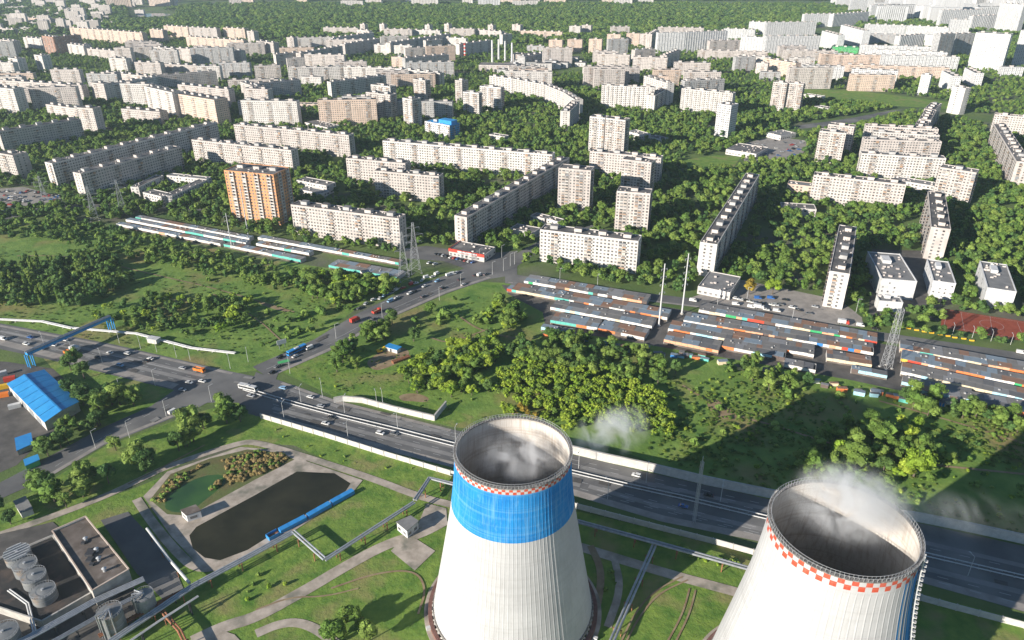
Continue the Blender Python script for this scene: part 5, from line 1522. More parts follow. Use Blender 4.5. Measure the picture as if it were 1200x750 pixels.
part_boxes('wall', [[-3.6, 3.6, -2, 2, 0, 3]], M['white_concrete'], root); part_boxes('roof', [[-3.9, 3.9, -2.3, 2.3, 3, 3.25]], M['bright_white'], root)
def hoarding(px, py, rz, w, h, label):
    root = empty('hoarding', at(px, py), rz, label, 'billboard')
    for x in (-w * .3, w * .3): part_boxes('post', [[x - .15, x + .15, -.15, .15, 0, 3]], M['galvanised'], root)
    part_boxes('board', [[-w / 2, w / 2, -.2, .2, 3.0, 3.0 + h]], M['white_metal'], root)
hoarding(331, 408, .6, 6, 3, 'white roadside hoarding left of the blue bus')
# school-yard gate, hedge blocks
for i in range(9):
    x = 1064 + i * 9.2 + rnd.uniform(-1, 1); y = 385.5 + i * 1.72 + rnd.uniform(-.3, .3)
    tag(ob('planter', box_mesh('planter', [[-1.3, 1.5, -.45, .45, 0, .9], [-1.2, 1.4, -.35, .35, .9, 1.0]], [M['yellow'], M['bare_soil']], [0, 1]), None, at(x, y), (0, 0, -.16)), 'low yellow block in the row between the sports court and the road', 'planter', 'yellow blocks below the sports court')

# ---------------------------------------------------------------- vehicles
WHEEL_S = Soup(); WHEEL_S.tube((0, -.11, 0), (0, .11, 0), .33, .33, 12); WHEEL = WHEEL_S.mesh('wheel', M['rubber'])
HUB_S = Soup(); HUB_S.tube((0, -.125, 0), (0, .125, 0), .19, .19, 8); HUB = HUB_S.mesh('rim', M['galvanised'])
LIGHT_ME = box_mesh('headlight', [[-.04, .04, -.2, .2, -.09, .09]], M['white_metal'])
TAIL_ME = box_mesh('tail_light', [[-.04, .04, -.2, .2, -.09, .09]], M['red'])
BODY = {}
PROFS = {  # lower body and glasshouse outlines, side view
 'sedan': ([(-2.2, .35), (2.2, .35), (2.25, .62), (2.1, .80), (1.1, .92), (-1.55, .95), (-2.15, .92), (-2.25, .6)], [(-1.5, .95), (1.05, .92), (.35, 1.42), (-.95, 1.42)], [(-.95, 1.42), (.35, 1.42), (.28, 1.47), (-.9, 1.47)], 1.76, 1.38),
 'suv': ([(-2.25, .42), (2.25, .42), (2.3, .75), (2.15, 1.0), (1.15, 1.1), (-2.2, 1.12), (-2.3, .7)], [(-2.1, 1.12), (1.1, 1.1), (.5, 1.68), (-1.9, 1.68)], [(-1.9, 1.68), (.5, 1.68), (.42, 1.75), (-1.85, 1.75)], 1.86, 1.42),
 'van': ([(-2.6, .4), (2.6, .4), (2.65, .9), (2.2, 1.25), (1.7, 1.3), (-2.6, 1.3)], [(-2.5, 1.3), (2.15, 1.27), (1.5, 2.05), (-2.5, 2.05)], [(-2.55, 2.05), (1.5, 2.05), (1.4, 2.2), (-2.5, 2.2)], 1.98, 1.65),
}
def car_meshes(kind, col):
    k = (kind, col)
    if k not in BODY:
        lo, gl, rf, w, tr = PROFS[kind]; p = M['car_' + col]
        s = Soup(); s.prism(lo, -w / 2, w / 2)
        if kind == 'van': s.box(-2.55, .5, -w / 2 + .02, w / 2 - .02, 1.3, 2.06)
        b = s.mesh('body', p)
        s = Soup(); s.prism(gl, -w / 2 + .12, w / 2 - .12); g_ = s.mesh('windows', M['car_glass'])
        s = Soup(); s.prism(rf, -w / 2 + .16, w / 2 - .16); r_ = s.mesh('roof', p)
        BODY[k] = (b, g_, r_, w, tr, lo)
    return BODY[k]
HEAD = {}
for k_, a, b_ in (('w', (0, 394), (230, 447)), ('m', (330, 478), (680, 565)), ('n', (330, 428), (540, 325)), ('k', (700, 341), (1000, 390)), ('s', (58, 559), (218, 470)), ('x', (840, 350), (880, 330))):
    d = at(*b_) - at(*a); HEAD[k_] = math.atan2(d.y, d.x)
def car(px, py, road, col='white', kind='sedan', label='', group='cars on the roads', flip=False, detail=True, jit=0.04, rz=None):
    me = car_meshes(kind, col)
    a = (HEAD[road] if rz is None else rz) + (math.pi if flip else 0) + rnd.uniform(-jit, jit)
    p = at(px, py, .32)
    root = empty('car' if kind != 'van' else 'van', p, a, label, 'car' if kind != 'van' else 'van', group)
    ob('body', me[0], root); ob('windows', me[1], root); ob('roof', me[2], root)
    if detail:
        for sx in (-1, 1):
            for sy in (-1, 1):
                w = ob('wheel', WHEEL, root, (sx * me[4], sy * (me[3] / 2 - .1), .33)); ob('rim', HUB, w)
        for sy in (-1, 1):
            ob('headlight', LIGHT_ME, root, (2.24 if kind != 'van' else 2.64, sy * .6, .68)); ob('tail_light', TAIL_ME, root, (-2.24 if kind != 'van' else -2.6, sy * .6, .75))
    return root
for (x, y, r, c, k, fl, lab) in (
    (4, 398, 'w', 'white', 'van', 0, 'white van at the left edge of the western highway'),
    (35.5, 396, 'w', 'blue', 'sedan', 1, 'dark blue car in the far lane at the left end of the highway'),
    (31, 404, 'w', 'white', 'suv', 0, 'white car near the left end of the highway'),
    (48, 409.5, 'w', 'silver', 'sedan', 0, 'silver car just before the blue pipe bridge'),
    (63, 405, 'w', 'white', 'sedan', 1, 'white car partly under the blue pipe bridge'),
    (76, 399, 'w', 'white', 'sedan', 1, 'white car in the far lane under the blue pipe bridge'),
    (115, 419.5, 'w', 'black', 'sedan', 0, 'black car right of the orange tipper under the bridge'),
    (129, 414, 'w', 'white', 'sedan', 1, 'white car alone in the middle of the western highway'),
    (149, 415, 'w', 'white', 'suv', 1, 'white car in the far lane under the verge trees'),
    (141, 429, 'w', 'lightblue', 'suv', 0, 'pale blue off-roader in the near lanes of the western highway'),
    (171, 423.5, 'w', 'black', 'sedan', 1, 'black car driving beside a white one before the crossing'),
    (176.5, 421, 'w', 'white', 'sedan', 1, 'white car driving beside a black one before the crossing'),
    (214, 432, 'w', 'silver', 'sedan', 1, 'silver car following the orange tipper near the crossing'),
    (222, 449, 'w', 'white', 'sedan', 0, 'white car waiting at the crossing, left one of two'),
    (237, 447.5, 'w', 'white', 'sedan', 0, 'white car waiting at the crossing, right one of two'),
    (214, 457.5, 'w', 'silver', 'sedan', 0, 'silver car turning into the side road'),
    (203, 483.5, 's', 'white', 'van', 0, 'white van on the side road below the crossing'),
    (213, 479.5, 's', 'grey', 'sedan', 0, 'grey car just ahead of the white van on the side road'),
    (294, 464.5, 'm', 'silver', 'sedan', 0, 'silver car beside the white coach on the crossing'),
    (331.7, 455.5, 'm', 'lightblue', 'suv', 1, 'pale blue car at the corner of the crossing'),
    (364, 466, 'm', 'white', 'sedan', 1, 'white car in the upper carriageway right of the crossing'),
    (376, 476.5, 'm', 'silver', 'sedan', 1, 'silver car close to the crash barrier, upper carriageway'),
    (389, 490, 'm', 'black', 'sedan', 0, 'black car just below the crash barrier'),
    (381.6, 497, 'm', 'white', 'sedan', 0, 'white car next to the black one below the crash barrier'),
    (445.7, 508.5, 'm', 'white', 'suv', 0, 'large white car in the lower carriageway left of the banded tower'),
    (462, 509, 'm', 'grey', 'sedan', 0, 'grey car ahead of the large white car, left of the banded tower'),
    (746, 558, 'm', 'white', 'suv', 1, 'white car at the foot of the retaining wall right of the banded tower'),
    (800.5, 594, 'm', 'blue', 'sedan', 0, 'blue car in the shadow of the banded tower'),
    (830, 581, 'm', 'black', 'sedan', 1, 'black car in the tower shadow on the far carriageway'),
    (319, 437, 'n', 'black', 'sedan', 1, 'black car turning off the upper road'),
    (325.5, 430, 'n', 'grey', 'sedan', 1, 'grey car behind the black one on the upper road'),
    (328, 419.5, 'n', 'black', 'suv', 1, 'black car ahead of the blue bus'),
    (362.5, 408.8, 'n', 'white', 'van', 1, 'white van following the blue bus'),
    (346, 418.3, 'n', 'white', 'sedan', 0, 'white car passing the blue bus'),
    (438, 374.5, 'n', 'grey', 'sedan', 0, 'dark grey car beside the red lorry on the upper road'),
    (457.5, 353.5, 'n', 'lightblue', 'van', 1, 'pale blue van on the upper road'),
    (465, 349.5, 'n', 'white', 'sedan', 1, 'white car ahead of the pale blue van'),
    (480, 344.5, 'n', 'white', 'suv', 1, 'white car in the middle of the upper road'),
    (486, 342, 'n', 'black', 'sedan', 1, 'black car in the middle of the upper road'),
    (496, 348, 'n', 'grey', 'sedan', 0, 'grey car alone in the near lane of the upper road'),
    (519, 338, 'n', 'black', 'sedan', 0, 'black car in the near lane of the upper road'),
    (497.5, 336, 'n', 'white', 'sedan', 1, 'white car in the far lane of the upper road'),
    (512.5, 330, 'n', 'lightblue', 'suv', 1, 'pale car in the far lane near the parked vans'),
    (539, 328, 'n', 'black', 'sedan', 0, 'black car close to the upper junction'),
    (543, 334, 'n', 'white', 'sedan', 0, 'white car close to the upper junction'),
    (557, 323, 'n', 'black', 'sedan', 0, 'black car behind the white van at the upper junction'),
    (562, 322.7, 'n', 'white', 'van', 0, 'white van at the upper junction'),
    (569, 322, 'n', 'grey', 'sedan', 0, 'grey car ahead of the white van at the upper junction'),
    (650, 330, 'k', 'black', 'sedan', 0, 'black car at the left end of the market road'),
    (698, 338, 'k', 'white', 'sedan', 0, 'white car on the market road before the tall white slab'),
    (704, 339.5, 'k', 'silver', 'sedan', 0, 'silver car on the market road before the tall white slab'),
    (732, 342, 'k', 'white', 'sedan', 0, 'white car on the market road left of the masts'),
    (812, 353, 'k', 'white', 'van', 0, 'white van beside the right mast'),
    (890, 369.5, 'k', 'red', 'sedan', 0, 'dark red car on the market road'),
    (1008, 382, 'k', 'white', 'van', 0, 'white van ahead of the red and white lorry'),
    (1025.6, 386, 'k', 'black', 'sedan', 0, 'black car right of the white van on the market road'),
    (1196, 414, 'k', 'white', 'van', 0, 'white van at the right edge on the market road')):
    car(x, y, r, c, k, lab, flip=bool(fl))
PK = 'cars parked along the upper road'
for i, (x, y, c, k) in enumerate([(429, 356.5, 'silver', 'suv'), (421, 362, 'grey', 'sedan'), (438, 352, 'white', 'suv'), (445, 350, 'white', 'sedan'), (450, 347, 'lightblue', 'sedan'), (456, 345, 'blue', 'sedan'), (461, 342.5, 'silver', 'sedan'),
      (465, 340, 'white', 'van'), (472.5, 338, 'red', 'sedan'), (482.5, 333.5, 'red', 'van'), (487.5, 332.5, 'white', 'sedan'), (495, 329, 'white', 'sedan'), (500, 325.5, 'white', 'van'), (507, 325, 'white', 'sedan'),
      (512, 321.5, 'white', 'van'), (526, 323, 'white', 'van'), (530.5, 321.7, 'white', 'van'), (535, 319.8, 'white', 'sedan'), (502.5, 308.5, 'white', 'sedan'), (510, 310, 'white', 'suv')]):
    car(x, y, 'n', c, k, {'van': 'light van', 'suv': 'pale off-roader', 'sedan': 'car'}[k] + ' parked nose in beside the bushes along the upper road' if k != 'van' else c + ' van parked beside the bushes along the upper road', PK, detail=False, jit=.5)
for i in range(11):
    car(511 + i * 4.3, 298.3 + i * .95, 'n', rnd.choice(['white', 'black', 'silver', 'grey', 'red', 'blue']), rnd.choice(['sedan', 'suv']), 'car parked in the row before the shop with the red fascia', 'cars parked before the shop', detail=False, rz=1.0)
for (x, y, c, k) in [(862.5, 350.5, 'white', 'suv'), (870, 352, 'white', 'sedan'), (874.5, 353, 'black', 'sedan'), (878.5, 354, 'white', 'sedan'), (883, 355, 'silver', 'sedan'), (862, 357.3, 'white', 'van'), (880, 360.3, 'white', 'van'), (898, 363.5, 'white', 'sedan'), (904.5, 357.7, 'white', 'sedan'),
                  (909, 358, 'silver', 'suv'), (928, 361, 'white', 'suv'), (910, 365, 'white', 'van'), (893, 356, 'black', 'sedan'), (915, 357, 'grey', 'sedan'), (936, 364, 'black', 'sedan'), (948, 368, 'grey', 'sedan'), (888, 350, 'blue', 'van'), (903, 350, 'blue', 'van'), (845, 346, 'red', 'sedan'), (852, 349, 'black', 'suv'), (920, 352, 'black', 'sedan'), (955, 360, 'silver', 'sedan')]:
    car(x, y, 'k', c, k, c + (' van' if k == 'van' else ' car') + ' parked in the market car park before the grey-roofed shop', 'cars in the market car park', detail=False, jit=.3)
for i in range(52):
    x = rnd.uniform(-6, 70); y = 221 + rnd.uniform(1, 22) * (1 if x < 40 else .5) + max(0, x - 30) * .18
    c = rnd.choice(['white', 'white', 'silver', 'black', 'grey', 'blue', 'red']); car(x, y, 'w', c, rnd.choice(['sedan', 'suv', 'sedan']), 'small ' + c + ' car in the crowded car park at the left edge', 'cars in the left car park', detail=False, rz=rnd.choice((.1, 1.7)))
for i in range(48):
    x = rnd.uniform(874, 944); y = rnd.uniform(164, 188)
    c = rnd.choice(['white', 'white', 'silver', 'black', 'grey', 'blue', 'red']); car(x, y, 'w', c, rnd.choice(['sedan', 'suv', 'sedan']), 'small ' + c + ' car in the car park beside the large flat hall', 'cars beside the flat hall', detail=False, rz=rnd.choice((.1, 1.7)))
def lorry(px, py, road, cab, load, label, L=7.2, name='lorry', open_=True, flip=False):
    root = empty(name, at(px, py, .32), HEAD[road] + (math.pi if flip else 0), label, name)
    s = Soup(); s.prism([(1.8, .6), (3.6, .6), (3.65, 1.6), (3.35, 2.7), (1.8, 2.75)], -1.2, 1.2); s.build('cab', M[cab], root)
    s = Soup(); s.box(3.45, 3.66, -1.05, 1.05, 1.65, 2.4); s.build('windscreen', M['car_glass'], root)
    part_boxes('chassis', [[-3.6, 1.8, -.5, .5, .6, .95]], M['dark_steel'], root)
    if open_:
        part_boxes('tipper_body', [[-3.7, 1.6, -1.25, 1.25, .95, 1.2], [-3.7, 1.6, -1.25, -1.1, 1.2, 2.5], [-3.7, 1.6, 1.1, 1.25, 1.2, 2.5], [1.45, 1.6, -1.1, 1.1, 1.2, 2.7], [-3.7, -3.55, -1.1, 1.1, 1.2, 2.4]], M[load], root)
        part_boxes('load', [[-3.5, 1.4, -1.08, 1.08, 1.2, 2.1]], M['bare_soil'], root)
    else: part_boxes('box_body', [[-3.7, 1.6, -1.25, 1.25, .95, 3.4]], M[load], root)
    for x in (2.6, -1.6, -2.9):
        for sy in (-1, 1):
            w = ob('wheel', WHEEL, root, (x, sy * 1.1, .5)); w.scale = (1.5, 1.6, 1.5); ob('rim', HUB, w)
lorry(82, 415.5, 'w', 'orange', 'orange', 'orange tipper lorry under the blue pipe bridge')
lorry(234, 435.5, 'w', 'orange', 'orange', 'orange tipper lorry driving up to the crossing')
lorry(88, 410.5, 'w', 'white_metal', 'white_metal', 'white box lorry beside the orange tipper under the bridge', open_=False, flip=True)
lorry(441.7, 366.5, 'n', 'red', 'red', 'dark red lorry on the upper road')
lorry(416, 377, 'n', 'red', 'red', 'small red lorry farther down the upper road beside the bushes', open_=False)
lorry(889, 361.5, 'k', 'white_metal', 'white_metal', 'white box lorry in the market car park', open_=False)
lorry(988, 379.5, 'k', 'red', 'white_metal', 'red-cabbed white lorry on the market road', open_=False)
def coach(px, py, road, m, label, L=12.0, flip=False):
    root = empty('bus', at(px, py, .32), HEAD[road] + (math.pi if flip else 0), label, 'bus')
    s = Soup(); s.prism([(-L / 2, .45), (L / 2, .45), (L / 2 + .05, 1.4), (L / 2 - .2, 2.95), (L / 2 - .5, 3.1), (-L / 2 + .2, 3.1), (-L / 2, 2.9)], -1.26, 1.26); s.build('body', M[m], root)
    for sy in (-1, 1):
        for i in range(7):
            x = -L / 2 + .5 + i * (L - 1) / 7; part_boxes('window', [[x + .06, x + (L - 1) / 7 - .06, sy * 1.28 - .03, sy * 1.28 + .03, 1.5, 2.55]], M['car_glass'], root)
    part_boxes('windscreen', [[L / 2 - .12, L / 2 + .04, -1.1, 1.1, 1.35, 2.6]], M['car_glass'], root)
    part_boxes('roof_unit', [[-1.6, 1.4, -.8, .8, 3.1, 3.4]], M['white_metal'], root)
    for x in (L / 2 - 2.4, -L / 2 + 3):
        for sy in (-1, 1):
            w = ob('wheel', WHEEL, root, (x, sy * 1.12, .48)); w.scale = (1.45, 1.5, 1.45); ob('rim', HUB, w)
coach(348, 412.5, 'n', 'blue', 'bright blue bus waiting on the upper road before the crossing', 14, flip=True)
coach(291, 456.5, 'm', 'white_metal', 'long white coach with dark windows on the crossing', 12)
for i, (x, y, c) in enumerate([(2, 440, 'white'), (6, 455, 'yellow'), (4, 465, 'orange'), (18, 478, 'white'), (12, 446, 'red')]):
    A = at(x, y); root = empty('container', A, rnd.uniform(.3, .8), c + ' steel container standing in the yard left of the blue warehouse', 'container', 'containers in the yard')
    part_boxes('box', [[-3, 3, -1.2, 1.2, .15, 2.6]], M[{'white': 'white_metal'}.get(c, c)], root)
    part_boxes('door', [[3.0, 3.06, -1.1, -.03, .3, 2.5]], M['steel'], root); part_boxes('door', [[3.0, 3.06, .03, 1.1, .3, 2.5]], M['steel'], root)

# ---------------------------------------------------------------- trees
def ico(sub):
    bm = bmesh.new(); bmesh.ops.create_icosphere(bm, subdivisions=sub, radius=1)
    v = np.array([q.co[:] for q in bm.verts]); f = np.array([[q.index for q in p.verts] for p in bm.faces]); bm.free()
    return v, f
ICO1, ICO2 = ico(1), ico(2)
def crown_np(seed, lumps, leaves, shape, lsize, sub=ICO1):
    """unit-height crown: displaced lumps with many leaf clumps standing out of them"""
    r = np.random.default_rng(seed)
    V, F = [], []; n0 = 0
    C = []
    for i in range(lumps):
        if shape == 'poplar':
            z = 0.15 + 0.75 * i / max(1, lumps - 1); rad = 0.13 * (1 - abs(z - .45) * .9); p = np.array([r.uniform(-.04, .04), r.uniform(-.04, .04), z]); sr = rad * r.uniform(.8, 1.15); sq = (1, 1, 1.7)
        elif shape == 'bush':
            a = r.uniform(0, 6.28); q = r.uniform(0, .38); p = np.array([q * math.cos(a), q * math.sin(a), r.uniform(.25, .6)]); sr = r.uniform(.2, .36); sq = (1, 1, .85)
        else:
            z = r.uniform(.34, .86); a = i * 2.4 + r.uniform(-.4, .4)
            q = (0.30 if shape == 'round' else .24) * math.sqrt(max(0.02, 1 - ((z - .55) / .42) ** 2)) * r.uniform(.35, 1)
            p = np.array([q * math.cos(a), q * math.sin(a), z]); sr = r.uniform(.10, .19); sq = (1, 1, .85)
        v = sub[0] * (1 + r.uniform(-.28, .28, (len(sub[0]), 1))) * sr * np.array(sq) + p
        V.append(v); F.append(sub[1] + n0); n0 += len(v); C.append((p, sr, sq))
    pick = r.integers(0, lumps, leaves)
    d = r.normal(size=(leaves, 3)); d[:, 2] = np.abs(d[:, 2]) * .9 + d[:, 2] * .4; d /= np.linalg.norm(d, axis=1)[:, None]
    P = np.array([C[k][0] for k in pick]) + d * (np.array([C[k][1] for k in pick]) * r.uniform(.85, 1.3, leaves))[:, None] * np.array([C[k][2] for k in pick])
    t1 = r.normal(size=(leaves, 3)); t1 -= (t1 * d).sum(1)[:, None] * d * .5; t1 /= np.linalg.norm(t1, axis=1)[:, None]
    t2 = np.cross(d + r.normal(size=(leaves, 3)) * .6, t1); t2 /= np.linalg.norm(t2, axis=1)[:, None]
    s = (lsize * r.uniform(.5, 1.2, leaves))[:, None]
    L = np.stack([P - t1 * s, P + t2 * s * .9, P + t1 * s, ], 1).reshape(-1, 3)
    V.append(L); F.append(n0 + np.arange(leaves * 3).reshape(-1, 3))
    return np.concatenate(V), np.concatenate(F)
def crown_mesh(name, m, *a, **k):
    v, f = crown_np(*a, **k)
    return mesh_np(name, v, f, m)
def trunk_mesh(name, h=.5, r=.03):
    s = Soup(); s.tube((0, 0, 0), (0, 0, h), r, r * .6, 6, caps=False)
    for a in range(4):
        t = a * 1.6; s.tube((0, 0, h * .6 + a * .04), (.18 * math.cos(t), .18 * math.sin(t), h + .12), r * .45, r * .2, 5, caps=False)
    return s.mesh(name, M['bark'])
NEAR = {}
for key, m, sh in (('dark', 'leaf_dark', 'round'), ('mid', 'leaf_mid', 'round'), ('tall', 'leaf_mid', 'tall'), ('lime', 'leaf_lime', 'round'), ('yellow', 'leaf_yellow', 'round'), ('poplar', 'leaf_mid', 'poplar')):
    NEAR[key] = [crown_mesh('crown', M[m], 100 + i * 7 + hash_, 15 if sh != 'poplar' else 8, 950, sh, .038) for i in range(3) for hash_ in (len(key) * 31,)]
TRUNK = trunk_mesh('trunk')
# simpler crowns for the countless trees farther off
FAR = []
for key, m, sh in (('dark', 'leaf_dark', 'round'), ('dark2', 'leaf_dark', 'tall'), ('mid', 'leaf_mid', 'round'), ('mid2', 'leaf_mid', 'tall'), ('mid3', 'leaf_mid', 'round'), ('lime', 'leaf_lime', 'round'), ('yellow', 'leaf_yellow', 'round'), ('bush', 'leaf_mid', 'bush'), ('bush2', 'leaf_lime', 'bush'), ('reed', 'reed', 'bush'), ('poplar', 'leaf_mid', 'poplar'), ('tuft', 'tuft', 'bush'), ('weed', 'weed', 'bush')):
    me = crown_mesh('crown_simple', M[m], 500 + len(FAR) * 13, 8 if key not in ('tuft', 'weed') else 3, 240 if key not in ('tuft', 'weed') else 70, sh, .065 if key not in ('tuft', 'weed') else .16)
    FAR.append(bpy.data.objects.new('crown_simple', me))
IDX = dict(dark=0, dark2=1, mid=2, mid2=3, mid3=4, lime=5, yellow=6, bush=7, bush2=8, reed=9, poplar=10, tuft=11, weed=12)

def in_poly(P, poly):
    x, y = P[:, 0], P[:, 1]; ins = np.zeros(len(P), bool); n = len(poly); j = n - 1
    for i in range(n):
        xi, yi = poly[i]; xj, yj = poly[j]
        c = ((yi > y) != (yj > y)) & (x < (xj - xi) * (y - yi) / (yj - yi + 1e-12) + xi)
        ins ^= c; j = i
    return ins
KEEP_OUT = []
for p in ROADS.values(): KEEP_OUT.append([tuple(at(*q))[:2] for q in p])
for p in ([(806, 350), (870, 330), (985, 352), (1010, 372), (1012, 384), (930, 374)], [(-40, 224), (28, 219), (70, 230), (74, 240), (10, 247), (-40, 246)], [(872, 168), (905, 160), (948, 165), (940, 182), (905, 192), (872, 190)],
          [(474, 291), (500, 288), (560, 298), (606, 294), (606, 322), (560, 320), (520, 306), (476, 303)], [(596, 302), (640, 278), (700, 262), (704, 267), (646, 285), (606, 312)],
          [(1022, 292), (1090, 294), (1120, 356), (1040, 372), (1018, 372)], [(1105, 362), (1200, 377), (1260, 387), (1260, 412), (1200, 400), (1102, 384)], [(585, 334), (640, 336), (1240, 438), (1240, 486), (1120, 474), (900, 430), (700, 396), (628, 388)],
          [(925, 103), (1010, 106), (1115, 119), (1115, 129), (1010, 123), (930, 116)], [(790, 190), (840, 180), (870, 182), (866, 198), (812, 204)], [(150, 14), (210, 13), (205, 24), (155, 25)], [(926, 146), (1060, 126), (1062, 134), (1000, 150), (926, 158)],
          [(600, 70), (680, 60), (690, 84), (610, 92)]):
    KEEP_OUT.append([tuple(at(*q))[:2] for q in p])
def clear_of_things(P, margin):
    ok = np.ones(len(P), bool)
    for q in KEEP_OUT: ok &= ~in_poly(P, q)
    for c, ax, hl, hd in FOOT:
        dx = P[:, 0] - c.x; dy = P[:, 1] - c.y
        u = dx * ax.x + dy * ax.y; v = -dx * ax.y + dy * ax.x
        ok &= ~((np.abs(u) < hl + margin) & (np.abs(v) < hd + margin))
    return ok
SOFT_OUT = [[tuple(at(*q))[:2] for q in p] for p in ([(165, 582), (196, 552), (282, 522), (345, 528), (362, 540), (428, 563), (416, 579), (332, 634), (262, 667), (230, 664), (196, 630)],
          [(458, 646), (477, 625), (510, 646), (486, 669)], [(110, 606), (150, 600), (205, 660), (215, 690), (180, 705), (110, 690)], [(-60, 640), (62, 612), (150, 690), (180, 700), (130, 760), (-60, 760)], [(314, 632), (414, 574), (420, 580), (320, 640)])]
for pl, w_ in PATHS:
    for a_, b_ in zip(pl, pl[1:]):
        a2, b2 = at(*a_), at(*b_); d2 = (b2 - a2); n2 = Vector((-d2.y, d2.x, 0)).normalized() * (w_ / 2 + .6)
        SOFT_OUT.append([tuple(q)[:2] for q in (a2 - n2, b2 - n2, b2 + n2, a2 + n2)])
for c_, r_ in ((T1, 37), (T2, 38)):
    SOFT_OUT.append([(c_[0] + r_ * math.cos(t), c_[1] + r_ * math.sin(t)) for t in np.linspace(0, 6.28, 24)])
ALL = []            # x, y, height, width factor, kind index, region
def plant(px, per, kinds, h0, h1, region, margin=2.5, w=(0.85, 1.25), wx=None, clump=0.0, free=False):
    poly = [tuple(at(*q))[:2] for q in px] if wx is None else wx
    a = np.array(poly); lo, hi = a.min(0), a.max(0)
    n = int((hi[0] - lo[0]) * (hi[1] - lo[1]) / per)
    P = NR.uniform(lo, hi, (n, 2)); P = P[in_poly(P, poly)]
    if clump:
        f = np.sin(P[:, 0] * .045 + 1.3 * np.sin(P[:, 1] * .031)) * np.sin(P[:, 1] * .052 + 1.1 * np.sin(P[:, 0] * .027)) + NR.uniform(-.4, .4, len(P))
        P = P[f > clump - 1]
    if not free: P = P[clear_of_things(P, margin)]
    if region in ('grass', 'scattered') and not free:
        for q in SOFT_OUT: P = P[~in_poly(P, q)]
    k = NR.choice([IDX[q] for q in kinds], len(P))
    for p, kk in zip(P, k):
        h = NR.uniform(h0, h1) ; ALL.append((p[0], p[1], h, NR.uniform(*w), kk, region))
MIX = ['dark', 'dark', 'dark2', 'mid', 'mid', 'mid2', 'mid3', 'mid']
# town trees between the blocks, then the second districts, then the far wood
plant(None, 40, MIX, 5, 11, 'town', wx=[tuple(at(*q))[:2] for q in [(-60, 244), (140, 262), (300, 285), (480, 300), (600, 308), (700, 334), (830, 349), (1000, 383), (1260, 417), (1260, 170), (1000, 118), (600, 100), (200, 108), (-60, 130)]], clump=0.25, margin=4.0)
plant(None, 70, MIX, 4.5, 9, 'town', wx=[tuple(at(*q))[:2] for q in [(-100, 130), (200, 108), (600, 100), (1000, 118), (1300, 150), (1300, 40), (1000, 40), (600, 52), (-100, 40)]], clump=0.2, margin=5)
plant(None, 190, ['dark', 'dark', 'dark2', 'mid', 'mid3', 'mid'], 12, 19, 'wood', wx=[tuple(at(*q))[:2] for q in [(130, 42), (600, 54), (860, 46), (1000, 26), (1010, 8), (760, 6), (500, 7), (300, 6), (230, 8), (130, 22)]], w=(1.2, 1.7), margin=6)
plant(None, 330, ['dark', 'dark2', 'mid'], 12, 20, 'wood', wx=[tuple(at(*q))[:2] for q in [(-150, 42), (150, 42), (150, 4), (-150, 4)]], w=(1.2, 1.7), margin=6)
plant(None, 520, ['dark', 'dark2', 'mid'], 14, 20, 'wood', wx=[(-3300, 3520), (3300, 3520), (3800, 5200), (-3800, 5200)], w=(1.6, 2.2), margin=6)
plant(None, 300, ['dark', 'mid'], 10, 16, 'wood', wx=[tuple(at(*q))[:2] for q in [(1000, 42), (1300, 50), (1300, 3), (1010, 5)]], w=(1.2, 1.7), margin=6)
# meadow on the left
plant([(-60, 246), (60, 250), (140, 274), (260, 303), (350, 322), (470, 338), (440, 347), (380, 352), (300, 338), (130, 300), (60, 284), (-60, 276)], 42, MIX, 5, 9.5, 'the belt below the lock-up rows')
plant([(360, 326), (470, 338), (452, 348), (400, 362), (350, 344)], 34, ['mid', 'mid3', 'lime', 'mid'], 7, 12, 'the belt below the lock-up rows')
plant([(-60, 332), (55, 305), (130, 303), (160, 330), (120, 352), (90, 362), (-60, 362)], 34, ['dark', 'dark2', 'poplar', 'mid', 'poplar', 'dark'], 7, 12, 'the poplar clump in the meadow')
plant([(100, 372), (160, 350), (240, 352), (300, 352), (302, 372), (270, 394), (200, 398), (130, 384)], 46, ['dark', 'mid', 'mid', 'lime', 'lime', 'mid3', 'mid', 'mid2', 'dark2'], 5, 9, 'the mixed clump in the middle of the meadow')
plant([(302, 380), (400, 352), (440, 348), (372, 392), (310, 420)], 110, ['dark', 'mid', 'bush'], 3, 7, 'the low bushes along the upper road')
plant([(-60, 270), (300, 320), (420, 352), (320, 420), (120, 398), (-60, 365)], 900, ['bush', 'bush', 'mid'], 1.5, 4.5, 'scattered')
# between upper road, highway and market
plant([(386, 424), (412, 400), (424, 400), (420, 420), (404, 428)], 48, ['dark', 'mid', 'mid3'], 8, 13, 'the round trees beside the sandy yard')
plant([(416, 394), (440, 376), (462, 380), (450, 400), (424, 402)], 60, ['dark', 'mid'], 7, 12, 'the round trees beside the sandy yard')
plant([(470, 384), (520, 356), (600, 332), (640, 352), (630, 378), (560, 386), (500, 396)], 190, ['mid', 'dark', 'bush', 'mid3'], 3, 10, 'the slope left of the market')
plant([(560, 372), (600, 350), (636, 356), (628, 384), (590, 392)], 46, ['lime', 'mid', 'mid'], 6, 11, 'the slope left of the market')
plant([(468, 446), (490, 428), (540, 400), (582, 396), (590, 424), (560, 436), (575, 462), (540, 470), (490, 462)], 22, ['lime', 'mid', 'lime', 'lime', 'dark', 'mid2'], 6, 9.5, 'the grove beside the sandy yard')
plant([(580, 404), (650, 392), (712, 402), (790, 430), (796, 452), (735, 452), (690, 438), (600, 428)], 38, ['dark', 'mid', 'dark2', 'mid', 'mid3'], 6, 10.5, 'the dark line before the market')
